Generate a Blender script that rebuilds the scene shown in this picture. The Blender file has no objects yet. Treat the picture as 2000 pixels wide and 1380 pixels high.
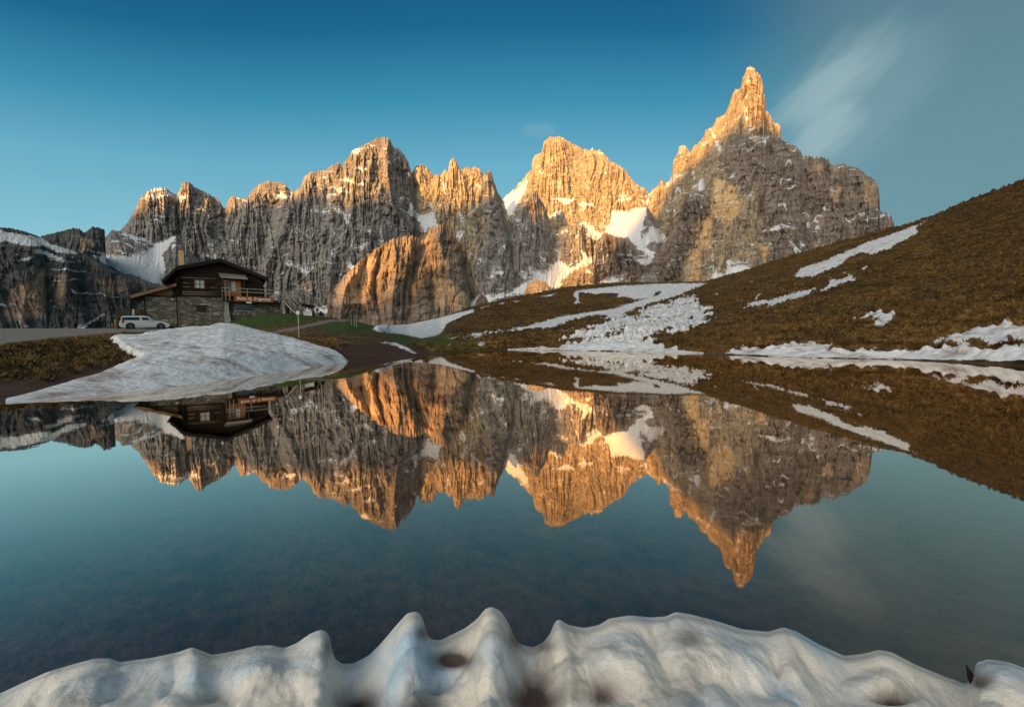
import bpy, bmesh, math, random
import numpy as np
from mathutils import Vector, Matrix
random.seed(7)
SC = bpy.context.scene
COL = SC.collection
# ---------------------------------------------------------------- camera
F = 778.0                       # focal length in photo pixels (2000 wide)
CH = 1.6                        # camera height above the water, metres
PITCH = math.atan(34.0 / F); ROLL = math.radians(0.40)
_f = np.array([0.0, math.cos(PITCH), -math.sin(PITCH)])
_r0 = np.array([1.0, 0.0, 0.0]); _u0 = np.cross(_r0, _f)
_r = math.cos(ROLL) * _r0 - math.sin(ROLL) * _u0
_u = math.sin(ROLL) * _r0 + math.cos(ROLL) * _u0
cam_d = bpy.data.cameras.new('camera'); cam = bpy.data.objects.new('camera', cam_d); COL.objects.link(cam)
cam_d.sensor_width = 36.0; cam_d.lens = F * 36.0 / 2000.0
cam_d.clip_start = 0.1; cam_d.clip_end = 60000.0
M = Matrix.Identity(4)
for i in range(3):
    M[i][0] = _r[i]; M[i][1] = _u[i]; M[i][2] = -_f[i]
M[2][3] = CH
cam.matrix_world = M
SC.camera = cam
# ---------------------------------------------------------------- sun and sky
SUN_EL = math.radians(7.0)
SUN_HEAD = math.radians(36.0)     # light travels towards +y turned this much to +x
Lh = np.array([math.sin(SUN_HEAD), math.cos(SUN_HEAD)])
Lp = np.array([math.cos(SUN_HEAD), -math.sin(SUN_HEAD)])
sd = bpy.data.lights.new('sun', 'SUN'); so = bpy.data.objects.new('sun', sd); COL.objects.link(so)
sd.energy = 5.0; sd.angle = math.radians(0.6); sd.color = (1.0, 0.475, 0.095)
trav = Vector((Lh[0] * math.cos(SUN_EL), Lh[1] * math.cos(SUN_EL), -math.sin(SUN_EL)))
so.rotation_euler = trav.to_track_quat('-Z', 'Y').to_euler()
W = bpy.data.worlds.new("World"); SC.world = W; W.use_nodes = True
wn = W.node_tree.nodes; wl = W.node_tree.links; wn.clear()
def N(nt, t, **kw):
    n = nt.nodes.new(t)
    for k, v in kw.items():
        if k in ('inp',):
            for a, b in v.items(): n.inputs[a].default_value = b
        else: setattr(n, k, v)
    return n
wt = W.node_tree
wo = N(wt, 'ShaderNodeOutputWorld'); bg = N(wt, 'ShaderNodeBackground'); bg.inputs[1].default_value = 0.13
sky = N(wt, 'ShaderNodeTexSky', sky_type='NISHITA', sun_disc=False)
sky.sun_elevation = SUN_EL
sky.sun_rotation = math.atan2(-Lh[0], -Lh[1])
sky.air_density = 1.0; sky.dust_density = 1.5; sky.ozone_density = 2.0
tcd = N(wt, 'ShaderNodeTexCoord')
sep = N(wt, 'ShaderNodeSeparateXYZ'); wl.new(tcd.outputs['Generated'], sep.inputs[0])
def math_(nt, op, a=None, b=None, c=None, clamp=False):
    n = nt.nodes.new('ShaderNodeMath'); n.operation = op; n.use_clamp = clamp
    for i, v in enumerate((a, b, c)):
        if v is None: continue
        if isinstance(v, (int, float)): n.inputs[i].default_value = v
        else: nt.links.new(v, n.inputs[i])
    return n.outputs[0]
def ramp_(nt, fac, stops, interp='LINEAR'):
    n = nt.nodes.new('ShaderNodeValToRGB'); n.color_ramp.interpolation = interp
    e = n.color_ramp.elements
    while len(e) < len(stops): e.new(0.5)
    for i, (p, c) in enumerate(stops):
        e[i].position = p; e[i].color = (*c, 1.0) if len(c) == 3 else c
    nt.links.new(fac, n.inputs[0]); return n.outputs[0]
def mix_(nt, fac, a, b, mode='MIX'):
    n = nt.nodes.new('ShaderNodeMix'); n.data_type = 'RGBA'; n.blend_type = mode
    for i, v in ((0, fac), (6, a), (7, b)):
        if isinstance(v, (int, float)): n.inputs[i].default_value = v
        elif isinstance(v, tuple): n.inputs[i].default_value = (*v, 1.0) if len(v) == 3 else v
        else: nt.links.new(v, n.inputs[i])
    return n.outputs[2]
# deep teal overhead paling to a light cyan band above the far mountains
zz_ = math_(wt, 'MULTIPLY', sep.outputs[2], math_(wt, 'MULTIPLY_ADD', math_(wt, 'MULTIPLY', sep.outputs[0], sep.outputs[0]), 0.62, 1.0))
grad = ramp_(wt, zz_, [(0.0, (1.35, 2.2, 2.3)), (0.24, (0.85, 1.9, 2.3)), (0.39, (0.50, 1.52, 2.05)),
                                  (0.50, (0.15, 1.00, 1.55)), (0.60, (0.02, 0.48, 0.98)), (0.68, (0.008, 0.30, 0.66)), (1.0, (0.01, 0.20, 0.42))])
# warm glow low in the sky round the setting sun (behind the camera)
vd = N(wt, 'ShaderNodeVectorMath', operation='DOT_PRODUCT'); wl.new(tcd.outputs['Generated'], vd.inputs[0])
vd.inputs[1].default_value = (-Lh[0] * math.cos(SUN_EL), -Lh[1] * math.cos(SUN_EL), math.sin(SUN_EL))
glow = math_(wt, 'MULTIPLY_ADD', vd.outputs['Value'], 1.0 / 0.62, -0.38 / 0.62, True)
glow = math_(wt, 'POWER', glow, 1.3)
skycol = mix_(wt, 0.95, sky.outputs[0], grad)
skycol = mix_(wt, glow, skycol, (14.0, 12.6, 11.0))
# cloud: a thin grey veil to the right and a brighter wisp beside the highest tower
def pxdir(px, py):
    d = _f + (px - 1000.0) / F * _r + (690.0 - py) / F * _u
    return d / np.linalg.norm(d)
def blob(px, py, ang, sx, sy, noise_amt, nsc, seed):
    c = pxdir(px, py); d2 = pxdir(px + 10 * math.cos(ang), py - 10 * math.sin(ang)) - c
    ax = d2 - c * d2.dot(c); ax /= np.linalg.norm(ax); ay = np.cross(c, ax)
    def dt(v):
        n = N(wt, 'ShaderNodeVectorMath', operation='DOT_PRODUCT'); wl.new(tcd.outputs['Generated'], n.inputs[0])
        n.inputs[1].default_value = tuple(v); return n.outputs['Value']
    u = math_(wt, 'MULTIPLY', dt(ax), 1.0 / sx); v = math_(wt, 'MULTIPLY', dt(ay), 1.0 / sy)
    u = math_(wt, 'SUBTRACT', u, float(c.dot(ax)) / sx)
    front = math_(wt, 'GREATER_THAN', dt(c), 0.0)
    cb = N(wt, 'ShaderNodeCombineXYZ'); wl.new(math_(wt, 'MULTIPLY', u, 0.45), cb.inputs[0]); wl.new(v, cb.inputs[1]); cb.inputs[2].default_value = seed
    nz = N(wt, 'ShaderNodeTexNoise', inp={'Scale': nsc, 'Detail': 5.0, 'Roughness': 0.5}); wl.new(cb.outputs[0], nz.inputs[0])
    q = math_(wt, 'ADD', math_(wt, 'MULTIPLY', u, u), math_(wt, 'MULTIPLY', v, v))
    q = math_(wt, 'ADD', q, math_(wt, 'MULTIPLY', math_(wt, 'SUBTRACT', nz.outputs[0], 0.5), noise_amt))
    e = N(wt, 'ShaderNodeMapRange', interpolation_type='SMOOTHERSTEP'); wl.new(q, e.inputs[0])
    e.inputs[1].default_value = 1.25; e.inputs[2].default_value = -0.1
    return math_(wt, 'MULTIPLY', e.outputs[0], front)
veil = blob(2140, 150, math.radians(62), 1.0, 0.50, 0.9, 1.1, 3.1)
skycol = mix_(wt, math_(wt, 'MULTIPLY', veil, 0.85), skycol, (0.50, 0.92, 1.02))
for (cx_, cy_, an_, sx_, sy_, k_, sd_) in ((1588, 185, 33, 0.095, 0.042, 0.34, 1.0), (1612, 262, 38, 0.062, 0.050, 0.50, 5.0), (1645, 150, 52, .10, .055, .26, 9.0), (1640, 220, 45, .16, .11, .16, 23.0), (1050, 254, 5, .05, .018, .15, 12.0)):
    w_ = blob(cx_, cy_, math.radians(an_), sx_, sy_, 1.6, 1.9, sd_)
    skycol = mix_(wt, math_(wt, 'MULTIPLY', w_, k_), skycol, (1.5, 2.0, 2.1))
wl.new(skycol, bg.inputs[0]); wl.new(bg.outputs[0], wo.inputs[0])
SC.view_settings.view_transform = 'Standard'; SC.view_settings.look = 'None'
SC.view_settings.exposure = 1.1; SC.view_settings.gamma = 1.0
SC.cycles.max_bounces = 6; SC.cycles.transparent_max_bounces = 8
# ---------------------------------------------------------------- numeric helpers
def ray(px, py):
    px = np.asarray(px, float); py = np.asarray(py, float)
    d = _f[:, None] + np.outer(_r, ((px - 1000) / F).ravel()) + np.outer(_u, ((690 - py) / F).ravel())
    return d
def azte(px, py):
    d = ray(px, py); h = np.hypot(d[0], d[1])
    s = np.shape(px)
    return np.arctan2(d[0], d[1]).reshape(s), (d[2] / h).reshape(s)
def proj(x, y, z):
    z = z - CH
    a = x * _r[0] + y * _r[1] + z * _r[2]; b = x * _u[0] + y * _u[1] + z * _u[2]
    c = x * _f[0] + y * _f[1] + z * _f[2]
    c = np.where(c > 1e-3, c, 1e-3)
    ok = c > 2e-3
    return np.where(ok, 1000 + F * a / c, -9999.0), np.where(ok, 690 - F * b / c, -9999.0)
def at(px, py, Y):
    d = _f + (px - 1000.0) / F * _r + (690.0 - py) / F * _u
    k = Y / d[1]; return Vector((d[0] * k, Y, CH + d[2] * k))
def _hash(ix, iy, seed):
    h = (ix.astype(np.int64) * 374761393 + iy.astype(np.int64) * 668265263 + seed * 2246822519) & 0xFFFFFFFF
    h = ((h ^ (h >> 13)) * 1274126177) & 0xFFFFFFFF
    h = h ^ (h >> 16)
    return (h & 0xFFFFFF) / float(0xFFFFFF)
def vnoise(x, y, seed=0):
    x = np.asarray(x, float); y = np.asarray(y, float)
    ix = np.floor(x); iy = np.floor(y); fx = x - ix; fy = y - iy
    fx = fx * fx * fx * (fx * (fx * 6 - 15) + 10); fy = fy * fy * fy * (fy * (fy * 6 - 15) + 10)
    def g(a, b, dx, dy):
        th = _hash(a, b, seed) * 2 * np.pi
        return np.cos(th) * dx + np.sin(th) * dy
    tx = x - ix; ty = y - iy
    a = g(ix, iy, tx, ty); b = g(ix + 1, iy, tx - 1, ty); c = g(ix, iy + 1, tx, ty - 1); d = g(ix + 1, iy + 1, tx - 1, ty - 1)
    return (a + (b - a) * fx + (c - a) * fy + (a - b - c + d) * fx * fy) * 1.5
def fbm(x, y, oct=4, seed=0, gain=0.5):
    s = 0; a = 1.0
    for o in range(oct):
        s = s + a * vnoise(x * 2 ** o, y * 2 ** o, seed + o * 17); a *= gain
    return s
def ridged(x, y, oct=3, seed=0, gain=0.5):
    s = 0; a = 1.0
    for o in range(oct):
        s = s + a * (1 - 2 * np.abs(vnoise(x * 2 ** o, y * 2 ** o, seed + o * 31))); a *= gain
    return s
def gsmooth(a, sig):
    if sig < 0.5: return a
    n = int(sig * 3); k = np.exp(-0.5 * (np.arange(-n, n + 1) / sig) ** 2); k /= k.sum()
    return np.convolve(np.pad(a, n, mode='edge'), k, mode='valid')
def sstep(a, b, x):
    t = np.clip((x - a) / (b - a), 0, 1); return t * t * (3 - 2 * t)
# fields traced as outlines (ground cover, snow) -> signed distance, sampled by where a point of the land lies
FX0, FY0, FS = -600, 100, 2.0
FW, FH = 1650, 650
def crop(ox, oy, s, pts): return [(ox + x / s, oy + y / s) for x, y in pts]
def field(polys, soft=10.0):
    out = np.full((FH, FW), -soft)
    for P in polys:
        P = np.array(P, float)
        x0 = max(0, int((P[:, 0].min() - soft - FX0) / FS)); x1 = min(FW, int((P[:, 0].max() + soft - FX0) / FS) + 2)
        y0 = max(0, int((P[:, 1].min() - soft - FY0) / FS)); y1 = min(FH, int((P[:, 1].max() + soft - FY0) / FS) + 2)
        if x1 <= x0 or y1 <= y0: continue
        gx, gy = np.meshgrid(FX0 + FS * np.arange(x0, x1), FY0 + FS * np.arange(y0, y1))
        d2 = np.full(gx.shape, 1e9); ins = np.zeros(gx.shape, bool)
        for i in range(len(P)):
            ax, ay = P[i]; bx, by = P[(i + 1) % len(P)]
            ex, ey = bx - ax, by - ay; l2 = ex * ex + ey * ey + 1e-9
            t = np.clip(((gx - ax) * ex + (gy - ay) * ey) / l2, 0, 1)
            d2 = np.minimum(d2, (gx - ax - t * ex) ** 2 + (gy - ay - t * ey) ** 2)
            c = ((ay > gy) != (by > gy)) & (gx < (bx - ax) * (gy - ay) / (by - ay + 1e-12) + ax)
            ins ^= c
        sdv = np.sqrt(d2) * np.where(ins, 1, -1)
        out[y0:y1, x0:x1] = np.maximum(out[y0:y1, x0:x1], np.clip(sdv, -soft, soft))
    return out
def samp(fl, px, py, default=-10.0):
    u = (px - FX0) / FS; v = (py - FY0) / FS
    ok = (u >= 0) & (u < FW - 1.01) & (v >= 0) & (v < FH - 1.01)
    u = np.clip(u, 0, FW - 1.01); v = np.clip(v, 0, FH - 1.01)
    iu = u.astype(int); iv = v.astype(int); fu = u - iu; fv = v - iv
    r = (fl[iv, iu] * (1 - fu) + fl[iv, iu + 1] * fu) * (1 - fv) + (fl[iv + 1, iu] * (1 - fu) + fl[iv + 1, iu + 1] * fu) * fv
    return np.where(ok, r, default)
def grid_mesh(name, X, Y, Z, mat, smooth=False, attrs=None, keep=None, wrap=False, flip=False):
    """one mesh from a 2-D lattice of points"""
    R, C = X.shape
    co = np.stack([X, Y, Z], -1).reshape(-1, 3).astype(np.float32)
    idx = np.arange(R * C).reshape(R, C)
    a = idx[:-1, :-1].ravel(); b = idx[:-1, 1:].ravel(); c = idx[1:, 1:].ravel(); d = idx[1:, :-1].ravel()
    q = np.stack([a, d, c, b] if flip else [a, b, c, d], 1)
    if keep is not None: q = q[keep.ravel()]
    me = bpy.data.meshes.new(name)
    me.vertices.add(len(co)); me.vertices.foreach_set('co', co.ravel())
    me.loops.add(q.size); me.loops.foreach_set('vertex_index', q.ravel().astype(np.int32))
    me.polygons.add(len(q)); me.polygons.foreach_set('loop_start', np.arange(0, q.size, 4, dtype=np.int32))
    me.polygons.foreach_set('loop_total', np.full(len(q), 4, np.int32))
    me.polygons.foreach_set('use_smooth', np.full(len(q), smooth))
    me.update(calc_edges=True)
    if attrs:
        for k, v in attrs.items():
            at_ = me.attributes.new(k, 'FLOAT', 'POINT'); at_.data.foreach_set('value', v.reshape(-1).astype(np.float32))
    if keep is not None:
        bm = bmesh.new(); bm.from_mesh(me)
        bmesh.ops.delete(bm, geom=[v for v in bm.verts if not v.link_faces], context='VERTS'); bm.to_mesh(me); bm.free()
    me.materials.append(mat)
    o = bpy.data.objects.new(name, me); COL.objects.link(o); return o
def tag(o, label=None, cat=None, group=None, kind=None):
    if label: o['label'] = label
    if cat: o['category'] = cat
    if group: o['group'] = group
    if kind: o['kind'] = kind
    return o
# ---------------------------------------------------------------- materials
def newmat(name):
    m = bpy.data.materials.new(name); m.use_nodes = True
    nt = m.node_tree; p = nt.nodes['Principled BSDF']; return m, nt, p
def attr_(nt, name):
    n = nt.nodes.new('ShaderNodeAttribute'); n.attribute_name = name; return n.outputs['Fac']
def mapc(nt, scale, rot=(0, 0, 0)):
    tc = nt.nodes.new('ShaderNodeTexCoord'); mp = nt.nodes.new('ShaderNodeMapping')
    mp.inputs['Scale'].default_value = scale; mp.inputs['Rotation'].default_value = rot
    nt.links.new(tc.outputs['Object'], mp.inputs[0]); return mp.outputs[0]
def noise_(nt, vec, scale, detail=4.0, rough=0.55, dist=0.0):
    n = nt.nodes.new('ShaderNodeTexNoise'); n.inputs['Scale'].default_value = scale
    n.inputs['Detail'].default_value = detail; n.inputs['Roughness'].default_value = rough; n.inputs['Distortion'].default_value = dist
    nt.links.new(vec, n.inputs['Vector']); return n.outputs[0]
def bump_(nt, p, h, strength, dist):
    b = nt.nodes.new('ShaderNodeBump'); b.inputs['Strength'].default_value = strength; b.inputs['Distance'].default_value = dist
    nt.links.new(h, b.inputs['Height']); nt.links.new(b.outputs[0], p.inputs['Normal'])
def set_spec(p, rough, spec=0.2):
    p.inputs['Roughness'].default_value = rough; p.inputs['Specular IOR Level'].default_value = spec

def rock_mat(name, dark, light, ochre, snowcol=(0.66, 0.66, 0.66), ochre_bias=0.0):
    m, nt, p = newmat(name)
    v_streak = mapc(nt, (1.0, 1.0, 0.16)); v_iso = mapc(nt, (1, 1, 1)); v_lay = mapc(nt, (0.15, 0.15, 1.0))
    n1 = noise_(nt, v_streak, 0.022, 6, 0.65, 0.4); n2 = noise_(nt, v_streak, 0.09, 4, 0.6)
    n3 = noise_(nt, v_iso, 0.006, 4, 0.6); n4 = noise_(nt, v_lay, 0.075, 4, 0.65, 0.5)
    base = ramp_(nt, n1, [(0.30, dark), (0.50, tuple(0.5 * (a + b) for a, b in zip(dark, light))), (0.72, light)])
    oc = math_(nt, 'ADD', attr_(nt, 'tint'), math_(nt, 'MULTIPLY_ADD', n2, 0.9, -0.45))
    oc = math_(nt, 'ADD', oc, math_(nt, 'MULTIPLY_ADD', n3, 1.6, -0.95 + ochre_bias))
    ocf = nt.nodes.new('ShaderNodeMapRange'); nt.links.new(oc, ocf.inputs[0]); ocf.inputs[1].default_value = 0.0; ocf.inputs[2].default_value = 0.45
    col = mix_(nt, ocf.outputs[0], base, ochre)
    stain = ramp_(nt, n2, [(0.34, (0.35, 0.35, 0.36)), (0.46, (1, 1, 1))])
    col = mix_(nt, 0.5, col, stain, 'MULTIPLY')
    lay = ramp_(nt, n4, [(0.38, (0.60, 0.60, 0.61)), (0.48, (0.95, 0.95, 0.95)), (0.6, (1.12, 1.11, 1.08))])
    col = mix_(nt, 0.6, col, lay, 'MULTIPLY')
    fine = ramp_(nt, noise_(nt, mapc(nt, (1, 1, 0.4)), 0.22, 6, 0.75, 0.3), [(0.36, (0.45, 0.44, 0.44)), (0.47, (0.95, 0.95, 0.95)), (0.62, (1.2, 1.18, 1.14))])
    col = mix_(nt, 0.5, col, fine, 'MULTIPLY')
    ns = noise_(nt, v_iso, 0.045, 5, 0.65); ns2 = noise_(nt, v_streak, 0.02, 4, 0.6)
    geo = nt.nodes.new('ShaderNodeNewGeometry'); sp = nt.nodes.new('ShaderNodeSeparateXYZ'); nt.links.new(geo.outputs['Normal'], sp.inputs[0])
    led = math_(nt, 'MULTIPLY_ADD', sp.outputs[2], 1.0, -0.86)
    sn = math_(nt, 'MULTIPLY_ADD', ns, 0.9, -0.45)
    sn = math_(nt, 'ADD', sn, math_(nt, 'MULTIPLY_ADD', ns2, 0.4, -0.2))
    a_ = math_(nt, 'ADD', attr_(nt, 'snow'), sn)
    sfac = math_(nt, 'MULTIPLY_ADD', a_, 9.0, 0.5, True)
    ledge = math_(nt, 'MULTIPLY_ADD', math_(nt, 'ADD', led, math_(nt, 'MULTIPLY_ADD', ns2, 1.5, -0.85)), 9.0, 0.0, True)
    ledge = math_(nt, 'MULTIPLY', ledge, attr_(nt, 'ledge'))
    sfac = math_(nt, 'MAXIMUM', sfac, ledge)
    col = mix_(nt, sfac, col, snowcol)
    nt.links.new(col, p.inputs['Base Color']); set_spec(p, 0.9, 0.1)
    bump_(nt, p, math_(nt, 'ADD', math_(nt, 'MULTIPLY', n1, 1.0), math_(nt, 'MULTIPLY', noise_(nt, v_streak, 0.2, 3, 0.6), 0.35)), 0.5, 12.0)
    return m
ROCK = rock_mat('dolomite rock', (0.14, 0.13, 0.118), (0.34, 0.31, 0.275), (0.46, 0.34, 0.24))
ROCKC = rock_mat('brown dolomite rock', (0.13, 0.108, 0.088), (0.33, 0.27, 0.215), (0.44, 0.31, 0.205))
ROCKSUN = rock_mat('sunlit dolomite rock', (0.19, 0.155, 0.11), (0.54, 0.43, 0.29), (0.64, 0.45, 0.24), ochre_bias=0.06)  # paler and golden: sunlight on the high peaks put into the rock colour
ROCKB = rock_mat('ochre dolomite rock', (0.12, 0.092, 0.072), (0.36, 0.275, 0.20), (0.50, 0.35, 0.22), ochre_bias=-0.10)
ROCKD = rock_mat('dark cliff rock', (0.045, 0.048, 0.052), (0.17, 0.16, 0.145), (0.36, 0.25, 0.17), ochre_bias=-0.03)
# ---------------------------------------------------------------- traced snow, tint
R2 = lambda *p: crop(0, 340, 3.03, p)
R3 = lambda *p: crop(560, 240, 3.45, p)
R4 = lambda *p: crop(920, 240, 3.45, p)
R5 = lambda *p: crop(1220, 100, 2.875, p)
MS = [
 R3((740,570),(800,597),(835,595),(820,490),(832,500),(850,590),(900,622),(950,612),(985,600),(962,530),(972,540),(998,600),(1000,650),(1022,685),(965,710),(932,738),(900,690),(870,640),(820,610)),
 R3((255,510),(290,480),(330,480),(300,495)), R3((300,560),(340,570),(360,555),(375,600),(430,620),(400,640),(405,665),(370,620),(335,590)),
 R3((400,975),(425,930),(450,960),(430,980)), R3((55,965),(90,955),(130,985),(185,965),(130,1025),(90,990)), R3((0,945),(35,920),(45,965),(10,960)),
 R3((490,860),(550,790),(545,815),(505,855)), R3((370,380),(440,375),(450,405),(400,395)), R3((480,415),(520,395),(520,420)), R3((330,450),(385,435),(350,470)),
 R3((395,465),(440,450),(410,470)), R3((185,598),(250,592),(310,588),(250,607)), R3((100,600),(130,585),(135,605),(115,612)), R3((1145,765),(1180,710),(1185,750),(1170,790)),
 R3((1220,620),(1285,550),(1270,590),(1240,610)), R3((1160,590),(1205,660),(1190,705),(1180,670)), R3((1220,862),(1310,915),(1250,895)), R3((1056,400),(1070,390),(1066,470),(1055,520)),
 R3((450,165),(500,175),(480,205),(445,200)), R3((470,300),(540,308),(520,325)), R3((315,725),(330,750),(318,758)), R3((130,800),(150,795),(150,822)), R3((305,850),(330,848),(322,890),(303,888)),
 R3((180,920),(202,913),(185,938)), R3((360,1020),(410,1020),(400,1045)), R3((620,788),(650,793),(640,802)), R3((120,1250),(270,1235),(272,1275),(230,1285),(130,1275)),
 R3((1400,990),(1430,970),(1460,1000),(1455,1030),(1420,1020),(1370,1050)), R3((1240,290+60),(1250,330),(1243,385)),
 R4((935,600),(1000,585),(1050,600),(1100,575),(1185,560),(1180,620),(1160,680),(1140,780),(1215,710),(1270,715),(1260,760),(1310,775),(1300,800),(1210,800),(1180,840),(1240,870),(1220,900),(1130,850),(1080,800),(1060,780),(1000,765),(930,755),(880,680),(940,700)),
 R4((45,1150),(150,1160),(250,1150),(400,1000+40),(345,1050),(330,990),(405,1030),(395,960),(440,990),(510,1000),(540,960),(585,930),(595,880),(610,940),(660,960),(715,930),(745,900),(745,840),(800,905),(840,895),(830,940),(700,990),(610,1060),(600,1110),(400,1140),(250,1165),(100,1210),(0,1260),(0,1200)),
 R4((745,670),(800,690),(840,720),(900,735),(830,800),(800,760),(780,710)), R4((712,780),(740,680),(728,720)), R4((525,625),(600,590),(600,610),(560,640)), R4((560,508),(620,503),(700,520),(640,558),(600,530)),
 R4((725,545),(760,533),(822,550),(760,582)), R4((980,490),(1060,475),(1040,503)), R4((980,525),(1070,503),(1075,513)), R4((605,750),(640,712),(670,742),(640,730)), R4((275,640),(320,638),(352,692),(310,665)),
 R4((205,545),(250,520),(330,515),(285,600),(245,645),(238,600)), R4((205,512),(250,480),(300,450),(385,385),(360,470),(320,530),(260,560)), R4((475,910),(500,915),(495,942)),
 R4((1095,900),(1160,895),(1230,930),(1180,965),(1110,930)), R4((840,1082),(900,1050),(970,1035),(1035,1050),(960,1085)), R4((980,883),(1090,888),(1000,895)), R4((1190,475),(1203,520),(1180,565),(1192,500)),
 R4((1420,713),(1500,718),(1450,725)), R4((1520,440),(1560,370),(1578,420),(1545,462)), R4((1300,425),(1385,362),(1350,403)), R4((1498,330),(1512,340),(1505,382)), R4((1340,500),(1362,490),(1350,545)),
 R5((380,770),(440,705),(440,750),(452,782),(430,785),(400,752)), R5((482,440),(548,550),(530,582),(508,510)), R5((430,508),(468,510),(455,532),(430,532)), R5((673,310),(692,350),(686,402),(673,370)),
 R5((690,430),(732,408),(720,440),(700,452)), R5((710,480),(820,478),(800,492),(720,490)), R5((825,843),(882,860),(840,866)), R5((815,1002),(860,973),(940,966),(968,1003),(900,982),(830,1012)),
 R5((1010,958),(1060,968),(1030,982)), R5((1070,1000),(1102,973),(1080,1008)), R5((1285,908),(1342,913),(1330,927)), R5((926,1068),(992,1130),(992,1182),(970,1160),(960,1110)), R5((980,1068),(1002,1068),(1012,1112),(985,1097)),
 R5((440,1300),(490,1270),(498,1200),(488,1150),(520,1240),(560,1250),(580,1200),(565,1175),(610,1165),(600,1200),(620,1190),(680,1185),(680,1160),(700,1200),(740,1200),(680,1255),(620,1270),(560,1260),(500,1300)),
 R5((60,1090),(170,995),(230,1045),(200,1070),(130,1080),(110,1100)), R5((90,1110),(170,1120),(150,1190),(90,1200),(45,1160),(130,1150)), R5((215,765),(285,703),(250,752)), R5((248,858),(270,818),(272,850)),
 R5((590,708),(620,685),(608,712)), R5((335,595),(362,560),(345,612)),
 R2((660,335),(740,352),(860,385),(910,410),(970,400),(1045,363),(1005,430),(960,480),(985,560),(960,600),(950,650),(900,640),(830,610),(720,580),(600,520),(550,480),(620,478),(780,482),(850,460),(905,430),(900,410),(800,385),(740,370)),
 R2((-100,330),(0,335),(100,350),(240,385),(360,425),(460,465),(390,470),(250,430),(150,420),(0,400),(-100,400)), R2((130,438),(250,450),(400,512),(340,508),(200,462)), R2((60,478),(110,476),(100,492)),
 R2((95,512),(200,488),(150,513)), R2((0,410),(45,425),(0,430)), R2((440,915),(480,890),(560,850),(625,823),(560,872),(490,915)), R2((430,488),(482,518),(450,508)),
 R2((1048,120),(1110,130),(1080,167)), R2((860,130),(1000,103),(1010,125),(880,142)), R2((1570,130),(1640,110),(1725,128),(1690,150),(1620,132)), R2((870,95),(960,78),(992,88),(900,102)),
]
MSF = field(MS)
# ochre rock patches
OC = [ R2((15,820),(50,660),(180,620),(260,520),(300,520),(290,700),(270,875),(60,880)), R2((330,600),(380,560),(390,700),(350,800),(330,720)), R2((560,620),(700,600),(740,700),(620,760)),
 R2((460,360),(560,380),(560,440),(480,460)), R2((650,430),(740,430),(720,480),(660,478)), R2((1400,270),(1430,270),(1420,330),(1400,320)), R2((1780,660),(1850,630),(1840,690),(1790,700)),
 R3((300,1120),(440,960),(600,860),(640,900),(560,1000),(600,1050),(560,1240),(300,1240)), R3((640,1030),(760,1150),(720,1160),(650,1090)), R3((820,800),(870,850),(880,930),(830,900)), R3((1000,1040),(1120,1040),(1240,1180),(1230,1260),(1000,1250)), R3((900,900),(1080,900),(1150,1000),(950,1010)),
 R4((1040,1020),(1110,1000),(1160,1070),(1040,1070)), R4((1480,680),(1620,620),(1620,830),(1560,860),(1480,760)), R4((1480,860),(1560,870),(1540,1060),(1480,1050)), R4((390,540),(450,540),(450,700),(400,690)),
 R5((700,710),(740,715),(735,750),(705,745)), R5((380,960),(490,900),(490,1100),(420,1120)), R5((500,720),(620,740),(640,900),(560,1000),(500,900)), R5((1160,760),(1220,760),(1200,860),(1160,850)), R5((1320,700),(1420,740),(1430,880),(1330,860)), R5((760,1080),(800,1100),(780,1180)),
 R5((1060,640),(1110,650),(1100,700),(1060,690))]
OCF = field(OC, 14.0)
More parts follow.
